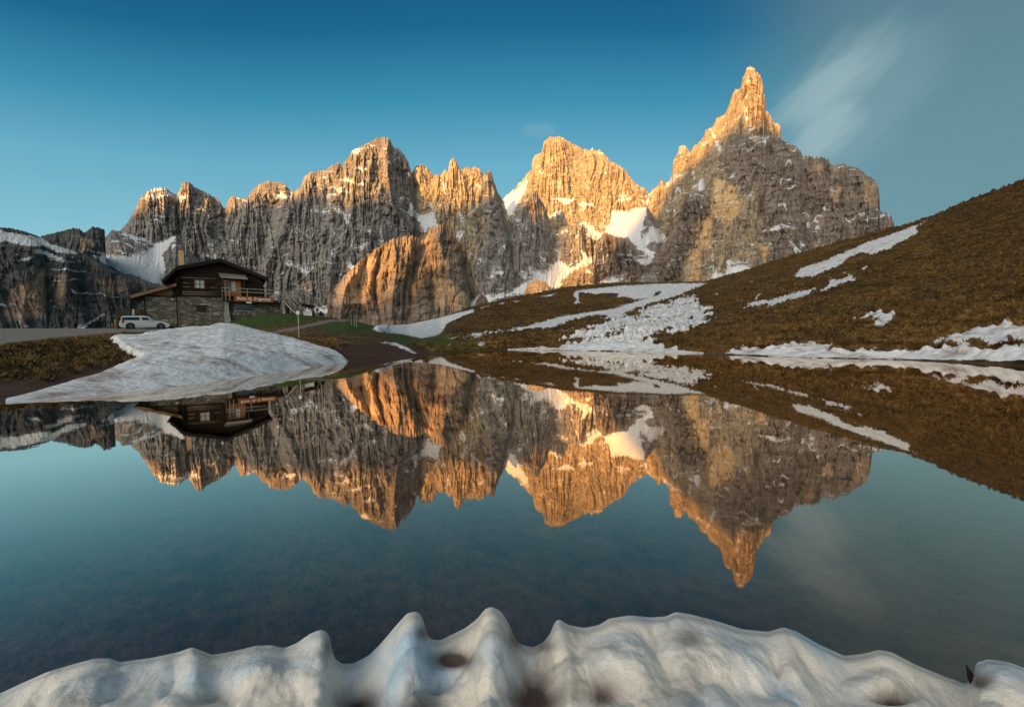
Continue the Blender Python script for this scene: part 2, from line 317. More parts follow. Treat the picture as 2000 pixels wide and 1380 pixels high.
# ---------------------------------------------------------------- mountains
def lerp(pts, x):
    p = np.array(pts, float); return np.interp(x, p[:, 0], p[:, 1])
MTN = {}
def mountain(name, ridge, base_py, R, k, mat, amp=1.0, seed=0, jag=1.6, ribs=(), step=1.7, vstep=1.9, tint=0.0, ledge=1.0, sig=(0, 5, 14, 34), back=260.0, ribw=60.0, snowk=1.0):
    x0, x1 = ridge[0][0], ridge[-1][0]
    px = np.arange(x0, x1 + step, step); py = lerp(ridge, px)
    py = py + jag * (fbm(px / 9.0, px * 0 + seed, 4, seed, 0.6)) + jag * 0.5 * np.sign(fbm(px / 4.0, px * 0 + 5, 2, seed + 3))
    az, te = azte(px, py)
    _, tb = azte(px, np.full_like(px, base_py))
    Rp = lerp(R, px) if isinstance(R, (list, tuple)) else np.full_like(px, float(R))
    pxm = Rp.mean() / F     # metres per photo pixel, roughly
    Rv = int(max(te - tb) * F / vstep) + 2
    v = np.linspace(0, 1, Rv)[:, None]
    TE = tb + (te - tb) * v; AZ = np.broadcast_to(az, TE.shape); R0 = np.broadcast_to(Rp, TE.shape)
    zr = CH + te * Rp
    lev = [gsmooth(zr, s / step * 1.7) for s in sig]
    dz = zr - (CH + TE * Rp)                       # drop below the crest, metres
    th = [0, 40 * pxm / 3, 130 * pxm / 3, 330 * pxm / 3]
    zs = np.zeros_like(TE)
    for i in range(len(sig)):
        if i == 0: w = 1 - sstep(th[0], th[1], dz)
        elif i == len(sig) - 1: w = sstep(th[i - 1], th[i], dz)
        else: w = sstep(th[i - 1], th[i], dz) * (1 - sstep(th[i], th[i + 1], dz))
        zs = zs + w * lev[i]
    zmin = np.maximum(zs - (CH + TE * Rp), 0)
    XL = AZ * Rp; ZL = CH + TE * Rp
    warp = 22 * fbm(XL / 170, ZL / 240, 2, seed + 50) + 0.12 * ZL * vnoise(XL / 220, XL * 0 + 2.5, seed + 52); wz = 50 * fbm(XL / 90, ZL / 240, 2, seed + 51)
    a = XL + warp; b = ZL + wz
    rel = 26 * (ridged(a / (ribw * 1.4), b / 400, 3, seed + 1) - 0.6)
    rel += 11 * (ridged((a + 20) / (ribw * 0.42), b / 200, 3, seed + 2) - 0.6)
    rel += 6 * fbm(XL / 48, ZL / 50, 3, seed + 5)
    q_ = rel + 16 * vnoise(a / 24, b / 110, seed + 8)
    rel = 0.45 * rel + 0.55 * (np.floor(q_ / 13) + sstep(0.55, 1.0, (q_ / 13) % 1)) * 13
    rel += 4.0 * fbm(a / 7, b / 15, 3, seed + 4, .65)
    for (cs, cv, ca, cw) in ((60, 260, 16, .05), (26, 120, 9, .06), (12, 50, 4, .09)):
        rel -= ca * np.exp(-np.abs(vnoise(a / cs, b / cv, seed + int(cs))) / cw)
    b2 = ZL + 26 * fbm(XL / 110, ZL / 90, 3, seed + 70); rel += (6.5 * (1 - ((b2 / 31) % 1)) * sstep(0.0, 0.14, (b2 / 31) % 1)) * (0.5 + 0.9 * np.clip(0.5 + vnoise(XL / 90, ZL / 60, seed + 71), 0, 1))
    # ledges: a bench every so often
    ph = (b + 0.15 * a) / 47.0; rel += 7 * (np.abs((ph % 1) - 0.5) * 2)
    rel = rel * 0.88
    msk = np.clip(vnoise(XL / 150, ZL / 110, seed + 80) * 3 - 0.55, 0, 1); msk2 = np.clip(vnoise(XL / 130, ZL / 60, seed + 81) * 3 - 0.35, 0, 1)
    gs = np.exp(-np.abs(vnoise(a / 60, b / 260, seed + 60)) / .045) * msk; ls = (np.abs(((b2 / 31) % 1) - 0.07) < 0.09) * msk2
    auto = np.where((gs > .45) | (ls > .5), 0.22, -9.0) * ledge + (ledge <= 0) * -9
    PX, PY = np.broadcast_to(px, TE.shape), None
    xx, yy = R0 * np.sin(AZ), R0 * np.cos(AZ); PX, PY = proj(xx, yy, CH + TE * R0)
    for (pts, A, w) in ribs:
        d = np.full(TE.shape, 1e9)
        for i in range(len(pts) - 1):
            ax, ay = pts[i]; bx, by = pts[i + 1]; ex, ey = bx - ax, by - ay
            t = np.clip(((PX - ax) * ex + (PY - ay) * ey) / (ex * ex + ey * ey), 0, 1)
            d = np.minimum(d, np.hypot(PX - ax - t * ex, PY - ay - t * ey))
        rel = rel + A * np.exp(-d / w)
    msn = samp(MSF, PX, PY)
    rel = rel * np.where(msn > 2, 0.35, 1.0) if True else rel
    ramp = sstep(0, 25 * pxm / 3 * 2, dz)
    rr = (Rp - k * (zs - CH)) / (1 - k * TE)
    rr = np.minimum(rr, Rp)
    rr = rr - amp * rel * (0.12 + 0.88 * ramp) * (pxm / 3.2)
    # back of the mountain
    BT = [0.985, 0.9, 0.6, 0.0]; BR = [25.0, 80.0, back, back * 1.6]
    TEb = np.array([(tb + (te - tb) * t) for t in BT]); RB = np.array([Rp + r for r in BR])
    zb = CH + TEb * Rp; TEf = (zb - CH) / RB
    A_ = np.vstack([AZ, np.broadcast_to(az, TEb.shape)]); Rr = np.vstack([rr, RB]); T_ = np.vstack([TE, TEf])
    X = Rr * np.sin(A_); Y = Rr * np.cos(A_); Z = CH + Rr * T_
    Z[0, :] = -150; Z[-1, :] = -150
    PX, PY = proj(X, Y, Z)
    auto = np.vstack([auto, np.full(TEb.shape, -9.0)])
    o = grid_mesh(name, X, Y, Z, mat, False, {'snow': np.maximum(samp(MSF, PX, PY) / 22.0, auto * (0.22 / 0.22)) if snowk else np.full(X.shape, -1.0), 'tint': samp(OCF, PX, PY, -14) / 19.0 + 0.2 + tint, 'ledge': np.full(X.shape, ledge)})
    tag(o, kind='structure'); MTN[name] = o
    return o
rg_left_main = [(232,452),(238,447),(251,432),(264,409),(274,386),(287,376),(297,368),(317,366),(330,370),(333,375),(343,380),(350,376),(355,360),(360,354),(370,356),(380,365),(393,371),(406,378),(416,383),(424,386),(429,393),(436,404),(442,408),(444,393),(452,383),(462,386),(475,388),(485,383),(495,370),(508,358),(525,354),(545,355),(558,361),(568,371),(577,374),(586,365),(595,344),(606,336),(638,333),(643,324),(653,323),(659,316),(666,323),(670,327),(670,318),(676,310),(683,305),(688,294),(699,288),(722,278),(734,270),(748,268),(760,270),(766,281),(767,286),(777,289),(789,301),(798,318),(802,330),(806,345),(812,400),(830,445),(850,500),(870,560),(890,600)]
rg_pinn = [(780,440),(790,400),(800,345),(806,334),(809,327),(818,323),(830,324),(838,331),(845,341),(856,341),(859,347),(866,334),(870,331),(875,339),(877,324),(880,312),(885,308),(892,315),(896,327),(902,331),(911,325),(919,330),(927,325),(937,330),(944,340),(952,352),(962,372),(977,383),(982,389),(992,420),(1010,470)]
rg_spire = [(868,470),(880,452),(900,440),(915,420),(928,390),(938,360),(945,340),(950,334),(955,333),(960,337),(963,350),(969,367),(978,390),(988,418),(994,440),(1001,425),(1018,402),(1030,379),(1042,369),(1050,379),(1059,391),(1068,417),(1076,437),(1088,450),(1100,443),(1116,438),(1129,431),(1142,440),(1155,452),(1170,470),(1185,500),(1200,540)]
rg_vez = [(960,410),(975,396),(984,388),(992,379),(1007,367),(1018,353),(1030,340),(1039,330),(1040,310),(1047,302),(1058,299),(1062,278),(1068,272),(1076,267),(1094,267),(1105,273),(1120,282),(1134,288),(1149,294),(1156,290),(1166,295),(1172,292),(1181,302),(1192,314),(1210,324),(1221,331),(1227,341),(1239,356),(1253,366),(1262,370),(1266,378),(1272,374),(1279,366),(1290,380),(1310,420)]
rg_tower = [(1240,480),(1250,466),(1259,425),(1270,395),(1279,368),(1287,362),(1289,350),(1295,349),(1297,360),(1308,353),(1313,338),(1314,315),(1323,302),(1326,288),(1334,283),(1343,288),(1347,298),(1355,286),(1369,275),(1376,263),(1378,253),(1390,250),(1401,229),(1415,225),(1423,208),(1429,187),(1437,175),(1446,173),(1451,152),(1460,131),(1468,129),(1477,138),(1486,149),(1490,163),(1490,178),(1495,190),(1495,215),(1505,225),(1510,239),(1521,242),(1524,246),(1522,269),(1540,300),(1570,340)]
rg_should = [(1330,420),(1345,395),(1365,372),(1385,350),(1400,322),(1412,300),(1428,275),(1440,264),(1455,262),(1470,268),(1500,270),(1522,270),(1537,279),(1554,286),(1564,295),(1568,305),(1582,305),(1599,307),(1617,309),(1623,323),(1634,323),(1648,319),(1662,326),(1676,328),(1690,340),(1707,350),(1716,364),(1718,389),(1716,413),(1731,415),(1742,423),(1747,441),(1760,462),(1800,500)]
rg_butt = [(628,640),(638,599),(647,570),(660,555),(676,538),(682,527),(716,498),(740,483),(769,466),(806,460),(820,470),(827,472),(835,454),(850,443),(864,437),(882,449),(893,466),(908,481),(912,492),(919,518),(926,545),(934,572),(945,600),(960,640)]
rg_knoll = [(1085,580),(1094,559),(1100,544),(1123,527),(1150,518),(1160,514),(1162,489),(1166,463),(1181,454),(1195,458),(1210,462),(1227,466),(1233,478),(1248,486),(1268,495),(1278,515),(1290,560),(1300,600)]
rg_lowc = [(1195,600),(1225,560),(1258,550),(1268,518),(1282,495),(1305,460),(1320,443),(1326,420),(1332,402),(1343,379),(1361,372),(1378,379),(1390,397),(1394,420),(1400,470),(1410,530),(1420,600)]
rg_glac = [(1160,480),(1180,452),(1195,420),(1230,412),(1262,400),(1275,420),(1300,462),(1320,500)]
rg_apron = [(900,620),(925,585),(940,572),(965,560),(1000,540),(1030,528),(1060,522),(1085,515),(1110,505),(1140,498),(1165,495),(1185,520),(1220,560)]
rg_saddle = [(560,600),(590,596),(640,594),(670,604),(700,640)]
mountain('mountain_far_summit', rg_vez, 520, 3050, 0.5, ROCKSUN, 0.75, 11, tint=0.32, ledge=.8)
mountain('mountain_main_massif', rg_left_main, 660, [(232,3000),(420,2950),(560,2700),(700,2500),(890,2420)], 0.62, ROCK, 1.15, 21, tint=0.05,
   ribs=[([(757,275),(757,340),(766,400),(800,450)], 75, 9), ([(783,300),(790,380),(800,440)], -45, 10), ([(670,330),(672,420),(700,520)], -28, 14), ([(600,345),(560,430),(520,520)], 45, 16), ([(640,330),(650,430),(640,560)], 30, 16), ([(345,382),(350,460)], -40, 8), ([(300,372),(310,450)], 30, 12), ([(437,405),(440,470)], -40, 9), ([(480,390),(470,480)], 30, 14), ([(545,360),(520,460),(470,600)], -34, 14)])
mountain('mountain_pinnacles', rg_pinn, 600, 2500, 0.55, ROCKSUN, 0.85, 31, tint=0.22, jag=2.6, ribw=32, ledge=.6)
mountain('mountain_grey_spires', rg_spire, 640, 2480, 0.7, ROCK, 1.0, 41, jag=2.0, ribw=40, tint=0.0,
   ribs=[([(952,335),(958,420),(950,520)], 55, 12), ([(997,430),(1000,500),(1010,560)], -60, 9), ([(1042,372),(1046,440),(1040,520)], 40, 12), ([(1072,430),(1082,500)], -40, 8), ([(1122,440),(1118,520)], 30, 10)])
mountain('mountain_tower', rg_tower, 560, 2560, 0.72, ROCKSUN, 0.9, 51, tint=0.18, jag=1.8, ribw=40,
   ribs=[([(1466,131),(1462,200),(1450,300)], 45, 9), ([(1440,180),(1436,260)], 22, 5), ([(1449,180),(1452,260)], -26, 4), ([(1380,255),(1400,320),(1380,400)], 30, 10)])
mountain('mountain_summit_shoulder', rg_should, 640, [(1330,2300),(1450,2300),(1800,2350)], 0.5, ROCKC, 1.1, 61, tint=0.10, jag=2.2,
   ribs=[([(1400,330),(1392,440),(1395,540)], -60, 9), ([(1440,270),(1450,400),(1440,520)], 40, 18), ([(1568,310),(1580,420)], -34, 10), ([(1640,330),(1650,430)], -28, 12), ([(1690,345),(1700,430)], 36, 12), ([(1480,420),(1470,540)], -30, 9), ([(1540,400),(1550,520)], 20, 14)])
mountain('mountain_snow_saddle', rg_glac, 560, 2330, 0.85, ROCK, 0.25, 71, jag=0.6, ledge=1.0)
mountain('mountain_lower_knolls', rg_knoll, 640, 2120, 0.42, ROCKC, 1.5, 81, tint=0.05, jag=2.2, ribw=36, ribs=[([(1163,470),(1160,560)], 45, 9), ([(1190,460),(1196,560)], -40, 8), ([(1232,480),(1236,560)], 40, 10), ([(1128,528),(1124,580)], 30, 9)])
mountain('mountain_snow_apron', rg_apron, 640, 2460, 1.0, ROCK, 0.3, 91, jag=0.8, ledge=1.0)
mountain('mountain_tower_foot', rg_lowc, 640, 2150, 0.45, ROCKC, 1.4, 101, tint=0.12, jag=2.2,
   ribs=[([(1345,385),(1335,450),(1300,540)], 35, 16), ([(1393,420),(1398,540)], -30, 8)])
mountain('mountain_lower_buttress', rg_butt, 690, 1200, 0.34, ROCKB, 1.5, 111, ledge=0.0, ribw=70, tint=0.02, jag=3.2,
   ribs=[([(850,443),(872,520),(905,615)], 40, 12), ([(900,480),(918,560),(930,610)], -40, 7), ([(828,474),(806,540),(800,615)], -30, 7), ([(769,466),(775,520),(760,640)], 30, 10), ([(745,485),(730,560),(742,630)], -45, 8), ([(690,525),(672,570),(665,610)], 42, 12), ([(716,500),(700,560),(705,620)], -30, 7), ([(840,500),(850,610)], -32, 7), ([(800,470),(790,540)], 24, 7), ([(700,560),(770,600),(860,580)], -18, 9)])
mountain('mountain_small_boulders', [(1000,620),(1015,600),(1022,575),(1033,552),(1048,546),(1065,550),(1080,566),(1095,600)], 660, 1900, 0.7, ROCKC, 0.9, 121, jag=1.0, snowk=0)
mountain('mountain_gully_boulder', [(915,640),(922,610),(930,588),(940,572),(950,580),(958,600),(966,630)], 660, 1185, 0.9, ROCKB, 0.5, 127, jag=.8, tint=.1, snowk=0)
# left: dark cliff hill, small ridge and the snow bowl between
mountain('mountain_snow_bowl', [(200,470),(218,449),(240,452),(262,458),(288,468),(303,474),(325,466),(345,459),(362,480),(400,520),(440,600)], 680, 2500, 1.1, ROCK, 0.5, 131, jag=0.8, ledge=1.0)
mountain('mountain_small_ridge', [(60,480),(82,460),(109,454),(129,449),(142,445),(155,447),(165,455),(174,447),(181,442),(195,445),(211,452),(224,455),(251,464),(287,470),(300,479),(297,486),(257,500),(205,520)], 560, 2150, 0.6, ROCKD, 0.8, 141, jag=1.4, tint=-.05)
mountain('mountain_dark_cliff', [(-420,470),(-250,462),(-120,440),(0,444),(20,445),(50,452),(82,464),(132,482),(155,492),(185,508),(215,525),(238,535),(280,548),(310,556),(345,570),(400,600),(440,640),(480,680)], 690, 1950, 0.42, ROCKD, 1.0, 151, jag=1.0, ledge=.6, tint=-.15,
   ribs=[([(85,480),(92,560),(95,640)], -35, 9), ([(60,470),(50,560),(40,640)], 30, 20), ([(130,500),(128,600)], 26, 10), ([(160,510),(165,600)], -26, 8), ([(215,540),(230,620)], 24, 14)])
# ---------------------------------------------------------------- unseen ridge added out of frame, its crest shaped to shade the lower rock
LIT = [  # (photo x, photo y of the shadow's upper edge, range)
 (250,395,3000),(300,400,3000),(350,402,2950),(430,425,2950),(500,385,2850),(560,385,2700),(600,378,2620),(650,372,2560),(690,378,2510),(740,410,2480),
 (800,415,2500),(840,440,2500),(900,430,2500),(950,400,2500),(1010,405,3050),(1100,440,3050),(1180,480,3050)]
LIT2 = [(1285,430,2560),(1330,352,2560),(1380,325,2560),(1420,292,2560),(1455,268,2560),(1500,268,2560),(1530,272,2560)]
pts_s = []
for (a, b, R) in LIT:
    az, te = azte(a, b); x = R * math.sin(az); y = R * math.cos(az); z = CH + te * R
    pts_s.append((float(x * Lp[0] + y * Lp[1]), float(z + (x * Lh[0] + y * Lh[1]) * math.tan(SUN_EL))))
def sH(px, py, R):
    az, te = azte(px, py); x = R * math.sin(az); y = R * math.cos(az); z = CH + te * R
    return float(x * Lp[0] + y * Lp[1]), float(z + (x * Lh[0] + y * Lh[1]) * math.tan(SUN_EL))
PROF = sorted([(s, h - 60) for s, h in pts_s] + [sH(*q) for q in LIT2] + [(-1085, 700), (-1045, 215), (-960, 190), (-855, 190), (-815, 650), (-795, 860), (-740, 890), (-100, 1400), (300, 1300), (900, 1100), (2500, 900), (4500, 400), (-5500, 1300), (-7500, 700)])  # crest heights, with a notch shaped to let sun onto the lower buttress
T0 = -10000.0
sv = np.arange(-7500, 4500, 20.0); Hs = lerp(PROF, sv) - T0 * math.tan(SUN_EL) * 1.0
Hs = gsmooth(Hs, 2.0) + 25 * fbm(sv / 260, sv * 0 + 3, 4, 900, .55)
BT_ = [(-2600, 0.0), (-1400, 0.55), (-500, 0.88), (0, 1.0), (400, 0.85), (1200, 0.5), (2200, 0.0)]
XX = np.array([(T0 + o_) * Lh[0] + sv * Lp[0] for o_, f_ in BT_]); YY = np.array([(T0 + o_) * Lh[1] + sv * Lp[1] for o_, f_ in BT_])
ZZ = np.array([(Hs * f_ if 0 < f_ < 1 else Hs * f_) - (200 if f_ == 0 else 0) for o_, f_ in BT_]); ZZ += 60 * fbm(XX / 300, YY / 300, 4, 77) * np.array([0 if f_ in (0, 1) else 1 for o_, f_ in BT_])[:, None]
tag(grid_mesh('mountain_shadow_ridge', XX, YY, ZZ, ROCK, True, {'snow': np.full(XX.shape, -1.0), 'tint': np.zeros(XX.shape), 'ledge': np.ones(XX.shape)}), kind='structure')
# ---------------------------------------------------------------- the land (one polar sheet round the camera)
K = 1.24
C7a = lambda *p: crop(700, 540, 4, p)
C7b = lambda *p: crop(1100, 540, 4, p)
C7c = lambda *p: crop(1500, 400, 4, p)
Z6 = lambda *p: crop(0, 600, 2.222, p)
GS = [ C7a((105,410),(200,380),(440,365),(700,305),(900,258),(905,280),(780,330),(690,370),(650,440),(600,465),(490,482),(340,450),(220,440),(150,430)),
 C7a((810,490),(900,460),(1100,435),(1150,430),(1300,400),(1500,340),(1700,300),(1850,280),(2000,265),(2000,315),(1800,320),(1600,380),(1450,420),(1300,430),(1100,450),(950,480)),
 C7b((0,330),(250,275),(330,270),(540,210),(650,180),(750,150),(850,120),(1120,60),(880,160),(700,210),(560,260),(440,320),(360,330),(280,300),(180,310),(0,380)),
 C7b((75,150),(100,115),(400,80),(800,58),(1120,56),(880,160),(720,160),(780,120),(740,120),(680,175),(560,185),(480,155),(410,175),(440,130),(250,140),(120,125),(120,200),(150,215),(80,215),(110,180)),
 C7b((600,530),(850,572),(1100,590),(1100,602),(900,602),(600,590),(300,575),(0,565),(0,545),(200,530)), C7b((1080,370),(1200,320),(1190,345),(1110,378)), C7b((1255,325),(1320,292),(1300,322)),
 C7b((1395,275),(1480,205),(1600,200),(1800,140),(1985,90),(1960,130),(1850,180),(1700,205),(1550,235)), C7b((1155,157),(1200,138),(1215,150)), C7b((1490,187),(1535,147),(1548,150),(1510,183)), C7b((1345,200),(1400,190),(1380,203)), C7b((1440,50),(1490,40),(1460,52)),
 C7b((1270,600),(1320,585),(1600,568),(1700,545),(1950,528),(2000,535),(2000,618),(1700,614),(1400,610)),
 C7c((0,1130),(100,1108),(320,1088),(520,1108),(460,1148),(700,1153),(1000,1160),(1250,1150),(1420,1122),(1600,1142),(1940,1160),(1960,1120),(2100,1090),(3200,1000),(3200,1350),(2100,1225),(1200,1205),(600,1195),(0,1185)),
 C7c((200,572),(250,508),(500,418),(800,288),(1050,208),(1248,130),(1150,190),(1178,225),(1020,302),(960,342),(820,402),(740,372),(630,422),(550,482),(340,572)), C7c((0,770),(350,660),(385,653),(260,737),(100,772),(0,812)),
 C7c((400,692),(480,625),(480,590),(560,600),(640,560),(688,595),(560,632),(430,699)), C7c((655,917),(800,868),(990,868),(1003,900),(930,962),(790,960),(900,930)),
 C7c((1255,1102),(1480,1040),(1600,978),(1850,966),(2300,975),(2300,1070),(1850,1090),(1900,1112),(1700,1117),(1400,1102)), C7c((1005,657),(1150,630),(1080,647)), C7c((720,512),(793,478),(760,508)), C7c((570,540),(620,532),(610,540)), C7c((610,950),(640,943),(630,952)),
 C7a((1095,217),(1155,206),(1120,222)), C7a((1375,167),(1572,131),(1500,157)), C7a((1575,448),(1692,408),(1640,438)), C7a((685,488),(805,470),(740,490)), C7a((157,513),(300,523),(400,568),(460,600),(380,582),(280,538)),
 C7a((1165,566),(1300,559),(2000,562),(2000,576),(1165,572)), C7a((930,528),(990,525),(980,542),(940,540)), C7a((950,250),(1030,235),(960,258)), C7a((1200,200),(1280,190),(1230,208)), C7a((680,535),(720,528),(715,537)), C7a((870,492),(1000,482),(930,500)), C7a((755,520),(850,515),(800,526)),
 [(10,786),(13,778),(90,760),(148,747),(202,736),(245,722),(279,712),(252,697),(243,690),(225,674),(211,667),(279,662),(315,652),(373,644),(405,644),(427,637),(454,638),(472,642),(504,651),(562,665),(607,679),(639,688),(670,697),(682,707),(495,737),(315,760),(13,792)] ]
FAN = [ C7b((80,495),(260,400),(500,330),(600,315),(650,280),(750,240),(880,205),(980,180),(1040,190),(1020,240),(1060,280),(1160,255),(1110,310),(1080,360),(1000,410),(940,450),(800,430),(700,470),(620,530),(850,570),(300,575),(0,565),(0,545),(200,530),(300,500)) ]
MUD = [ Z6((1400,200),(1560,160),(1620,150),(1860,190),(1890,225),(1500,250),(1450,230)), Z6((-900,700),(-900,300),(0,330),(200,330),(440,262),(640,250),(450,315),(200,365),(0,420)) ]
GREEN = [ [(355,641),(440,626),(520,608),(560,606),(620,614),(640,620),(560,634),(470,645),(360,652)], [(620,640),(660,622),(700,616),(745,634),(740,646),(700,650),(640,648)], [(740,646),(850,650),(900,668),(960,676),(900,684),(780,672)], [(-300,630),(90,634),(90,640),(-300,640)] ]
ROAD = [ [(-700,640),(0,640),(235,640),(345,641),(347,645),(200,651),(100,660),(0,672),(-200,700),(-700,760)], [(470,661),(540,646),(600,633),(645,624),(690,621),(700,626),(650,628),(605,638),(545,650),(480,665)] ]
GSF, FANF, MUDF, GRF, RDF = field(GS), field(FAN), field(MUD, 14), field(GREEN, 14), field(ROAD, 8)
# control lines: photo x, shoreline y, then (y, depth) x4
CL = [
 (-100,800,(680,17),(642,33),(641,46)), (0,790,(672,20),(642,34),(641,50)), (100,781,(661,24),(642,34),(641,48)), (200,770,(652,27),(643,34),(641,45)), (300,760,(647,28),(643,34),(641.5,45)),
 (345,755,(648,28),(642,34.5),(641,44)), (440,742,(641,29),(632,38),(630,46)), (520,731,(653,29),(615,39.5),(612,46)),
 (560,724,(660,29),(613,40),(611.5,44)), (620,716,(663,29),(622,40),(617,47)),
 (680,708,(668,29),(632,38),(624,46)), (745,702,(672,30),(648,40),(639,50)), (800,698,(672,33),(657,45),(634,75)), (860,690.5,(674,34),(657,48),(621,92)), (925,685,(668,36),(652,52),(600,100)),
 (1000,683,(662,38),(630,65),(582,110)), (1100,684.5,(656,38),(615,70),(563,120)), (1190,686,(651,37),(605,70),(553,125)), (1290,688,(648,35),(600,66),(552,118)), (1375,691,(645,34),(598,63),(551,110)), (1500,696,(635,30),(573,58),(514,95)),
 (1600,699,(622,27),(548,52),(484,84)), (1750,702,(605,25),(520,48),(444,75)), (1800,704,(598,24),(512,47),(431,72)), (1900,709,(585,22),(490,44),(389,66)), (2000,715,(570,20),(462,40),(351,60)), (2200,730,(555,17),(425,33),(288,50)) ]
az_l, te_l, r_l = [], [], []
for (x, ys, l2, l3, l4) in CL:
    row_a, row_z, row_r = [], [], []
    a, t = azte(x, ys); row_a.append(float(a)); row_r.append(CH / -float(t)); row_z.append(0.0)
    for (y, Y) in (l2, l3, l4):
        a, t = azte(x, y); r = Y * (K + 0.28 * float(sstep(760, 860, x))) / math.cos(a); row_a.append(float(a)); row_r.append(r); row_z.append(CH + float(t) * r)
    az_l.append(row_a); te_l.append(row_z); r_l.append(row_r)
az_l = np.array(az_l); z_l = np.array(te_l); r_l = np.array(r_l)
FRONT = np.arctan((np.arange(-330, 2330, 2.0) - 1000) / F)
BACK = np.linspace(FRONT[-1] + 0.02, FRONT[0] + 2 * np.pi - 0.02, 120)
AZC = np.concatenate([FRONT, BACK, FRONT[:1] + 2 * np.pi])
nf = len(FRONT)
def line(j, kind):
    src = (z_l if kind == 'z' else r_l)[:, j]
    azs = np.concatenate([az_l[:, j], [math.radians(80), math.radians(110), math.radians(180), math.radians(250), 2 * np.pi + az_l[0, j] - 0.2, 2 * np.pi + az_l[0, j]]])
    if kind == 'r':
        tail = {0: (8, 3.6, 2.6, 3.2, 9), 1: (22, 16, 12, 12, 24), 2: (45, 40, 35, 35, 50), 3: (70, 70, 60, 60, 70)}[j]
    else:
        tail = {0: (0, 0, 0, 0, 0), 1: (4, 2.5, 2.0, 1.6, 1.3), 2: (14, 10, 5, 3.5, 2.6), 3: (24, 16, 8, 6, 3)}[j]
    v = np.concatenate([src, tail, [src[0]]])
    o = np.interp(AZC, azs, v); return gsmooth(o, 2.0)
RL = [line(j, 'r') for j in range(4)]; ZL_ = [line(j, 'z') for j in range(4)]
fr_r = []; fr_z = []
def seg(r0, z0, r1, z1, n, mode='lin', endpoint=False):
    for t in np.linspace(0, 1, n, endpoint=endpoint):
        fr_r.append(r0 + (r1 - r0) * t)
        if mode == 'lin': fr_z.append(z0 + (z1 - z0) * t)
        else: fr_z.append(z0 + (z1 - z0) * (t ** mode))
zero = np.zeros_like(AZC)
fr_r.append(zero + 0.02); fr_z.append(zero - 0.10)
seg(zero + 0.5, zero - 0.1, zero + 1.9, zero - 0.32, 6)
rs = RL[0]; near = np.minimum(rs * 0.5, 9.0)
seg(zero + 1.9, zero - 0.32, np.maximum(near, 2.0), zero - 0.55, 14)
seg(np.maximum(near, 2.0), zero - 0.55, rs * 0.985, zero - 0.12, 40)
rr1 = rs + (RL[1] - rs) * 0.12
seg(rs * 0.985, zero - 0.12, rs, zero, 3)
seg(rs, zero, rr1, ZL_[1] * 0.12 + 0.10, 70)
seg(rr1, ZL_[1] * 0.12 + 0.10, RL[1], ZL_[1], 120)
seg(RL[1], ZL_[1], RL[2], ZL_[2], 130)
seg(RL[2], ZL_[2], RL[3], ZL_[3], 130, endpoint=True)
nvis = len(fr_r)
seg(RL[3] + 2, ZL_[3] - 0.6, RL[3] + 60, ZL_[3] - 16, 12, endpoint=True)
for R_, z_ in ((300, -40), (800, -90), (1400, -120), (3500, -140), (30000, -160)):
    fr_r.append(zero + R_); fr_z.append(zero + z_)
GR = np.array(fr_r); GZ = np.array(fr_z); GA = np.broadcast_to(AZC, GR.shape)
# soften creases between the control lines
for it in range(8):
    m_ = GZ.copy(); m_[nvis - 378:nvis - 4] = 0.25 * GZ[nvis - 379:nvis - 5] + 0.5 * GZ[nvis - 378:nvis - 4] + 0.25 * GZ[nvis - 377:nvis - 3]; GZ = m_
GX = GR * np.sin(GA); GY = GR * np.cos(GA)
PX, PY = proj(GX, GY, GZ)
g_snow = samp(GSF, PX, PY); g_fan = samp(FANF, PX, PY); g_mud = samp(MUDF, PX, PY, -14); g_grn = samp(GRF, PX, PY, -14); g_road = samp(RDF, PX, PY, -8)
front = (GA < 1.1) & (GR < 400)
for arr, d in ((g_snow, -10), (g_fan, -10), (g_mud, -14), (g_grn, -14), (g_road, -8)): arr[~front] = d
above = sstep(0.0, 0.5, GZ) * (GR < 300)
land = (1 - sstep(-2, 2, g_road)) * (1 - 0.85 * sstep(-2, 3, g_snow))
hump = 0.30 * fbm(GX / 5.0, GY / 5.0, 3, 500) + 0.16 * fbm(GX / 1.7, GY / 1.7, 2, 503)
tuss = np.maximum(0, 0.5 + vnoise(GX / 0.62, GY / 0.62, 505)) ** 1.5 * 0.50 + 0.15 * vnoise(GX / 0.30, GY / 0.30, 508)
bare = sstep(-4, 2, g_mud) + 0.7 * sstep(-4, 2, g_grn); bare = np.clip(bare, 0, 1)
rightside = sstep(-0.35, -0.1, GA)
amp = np.clip(GR / 25.0, 0.25, 1.3)
rowi = np.arange(GR.shape[0])[:, None]; lawn = (1 - sstep(-0.22, -0.06, GA)) * sstep(215, 240, rowi) * 0.85 * (GA > -1.4)
hump = hump * (1 - lawn); tuss = tuss * (1 - lawn) * np.where(GA < -0.3, 0.55, 1.0)
GZ = GZ + above * land * (hump * amp * (0.35 + 0.65 * rightside) * (1 - .6 * bare) + tuss * (1 - 0.9 * bare))
GZ = GZ + above * sstep(-1, 3, g_snow) * (0.12 + np.where(GA < -.3, .075, .24) * np.abs(vnoise(GX / 0.5 + .3 * vnoise(GX, GY, 9), GY / 0.7, 520)) * (GR < 60) + 0.30 * (GA < -0.3) * sstep(-0.5, 1.0, g_snow))
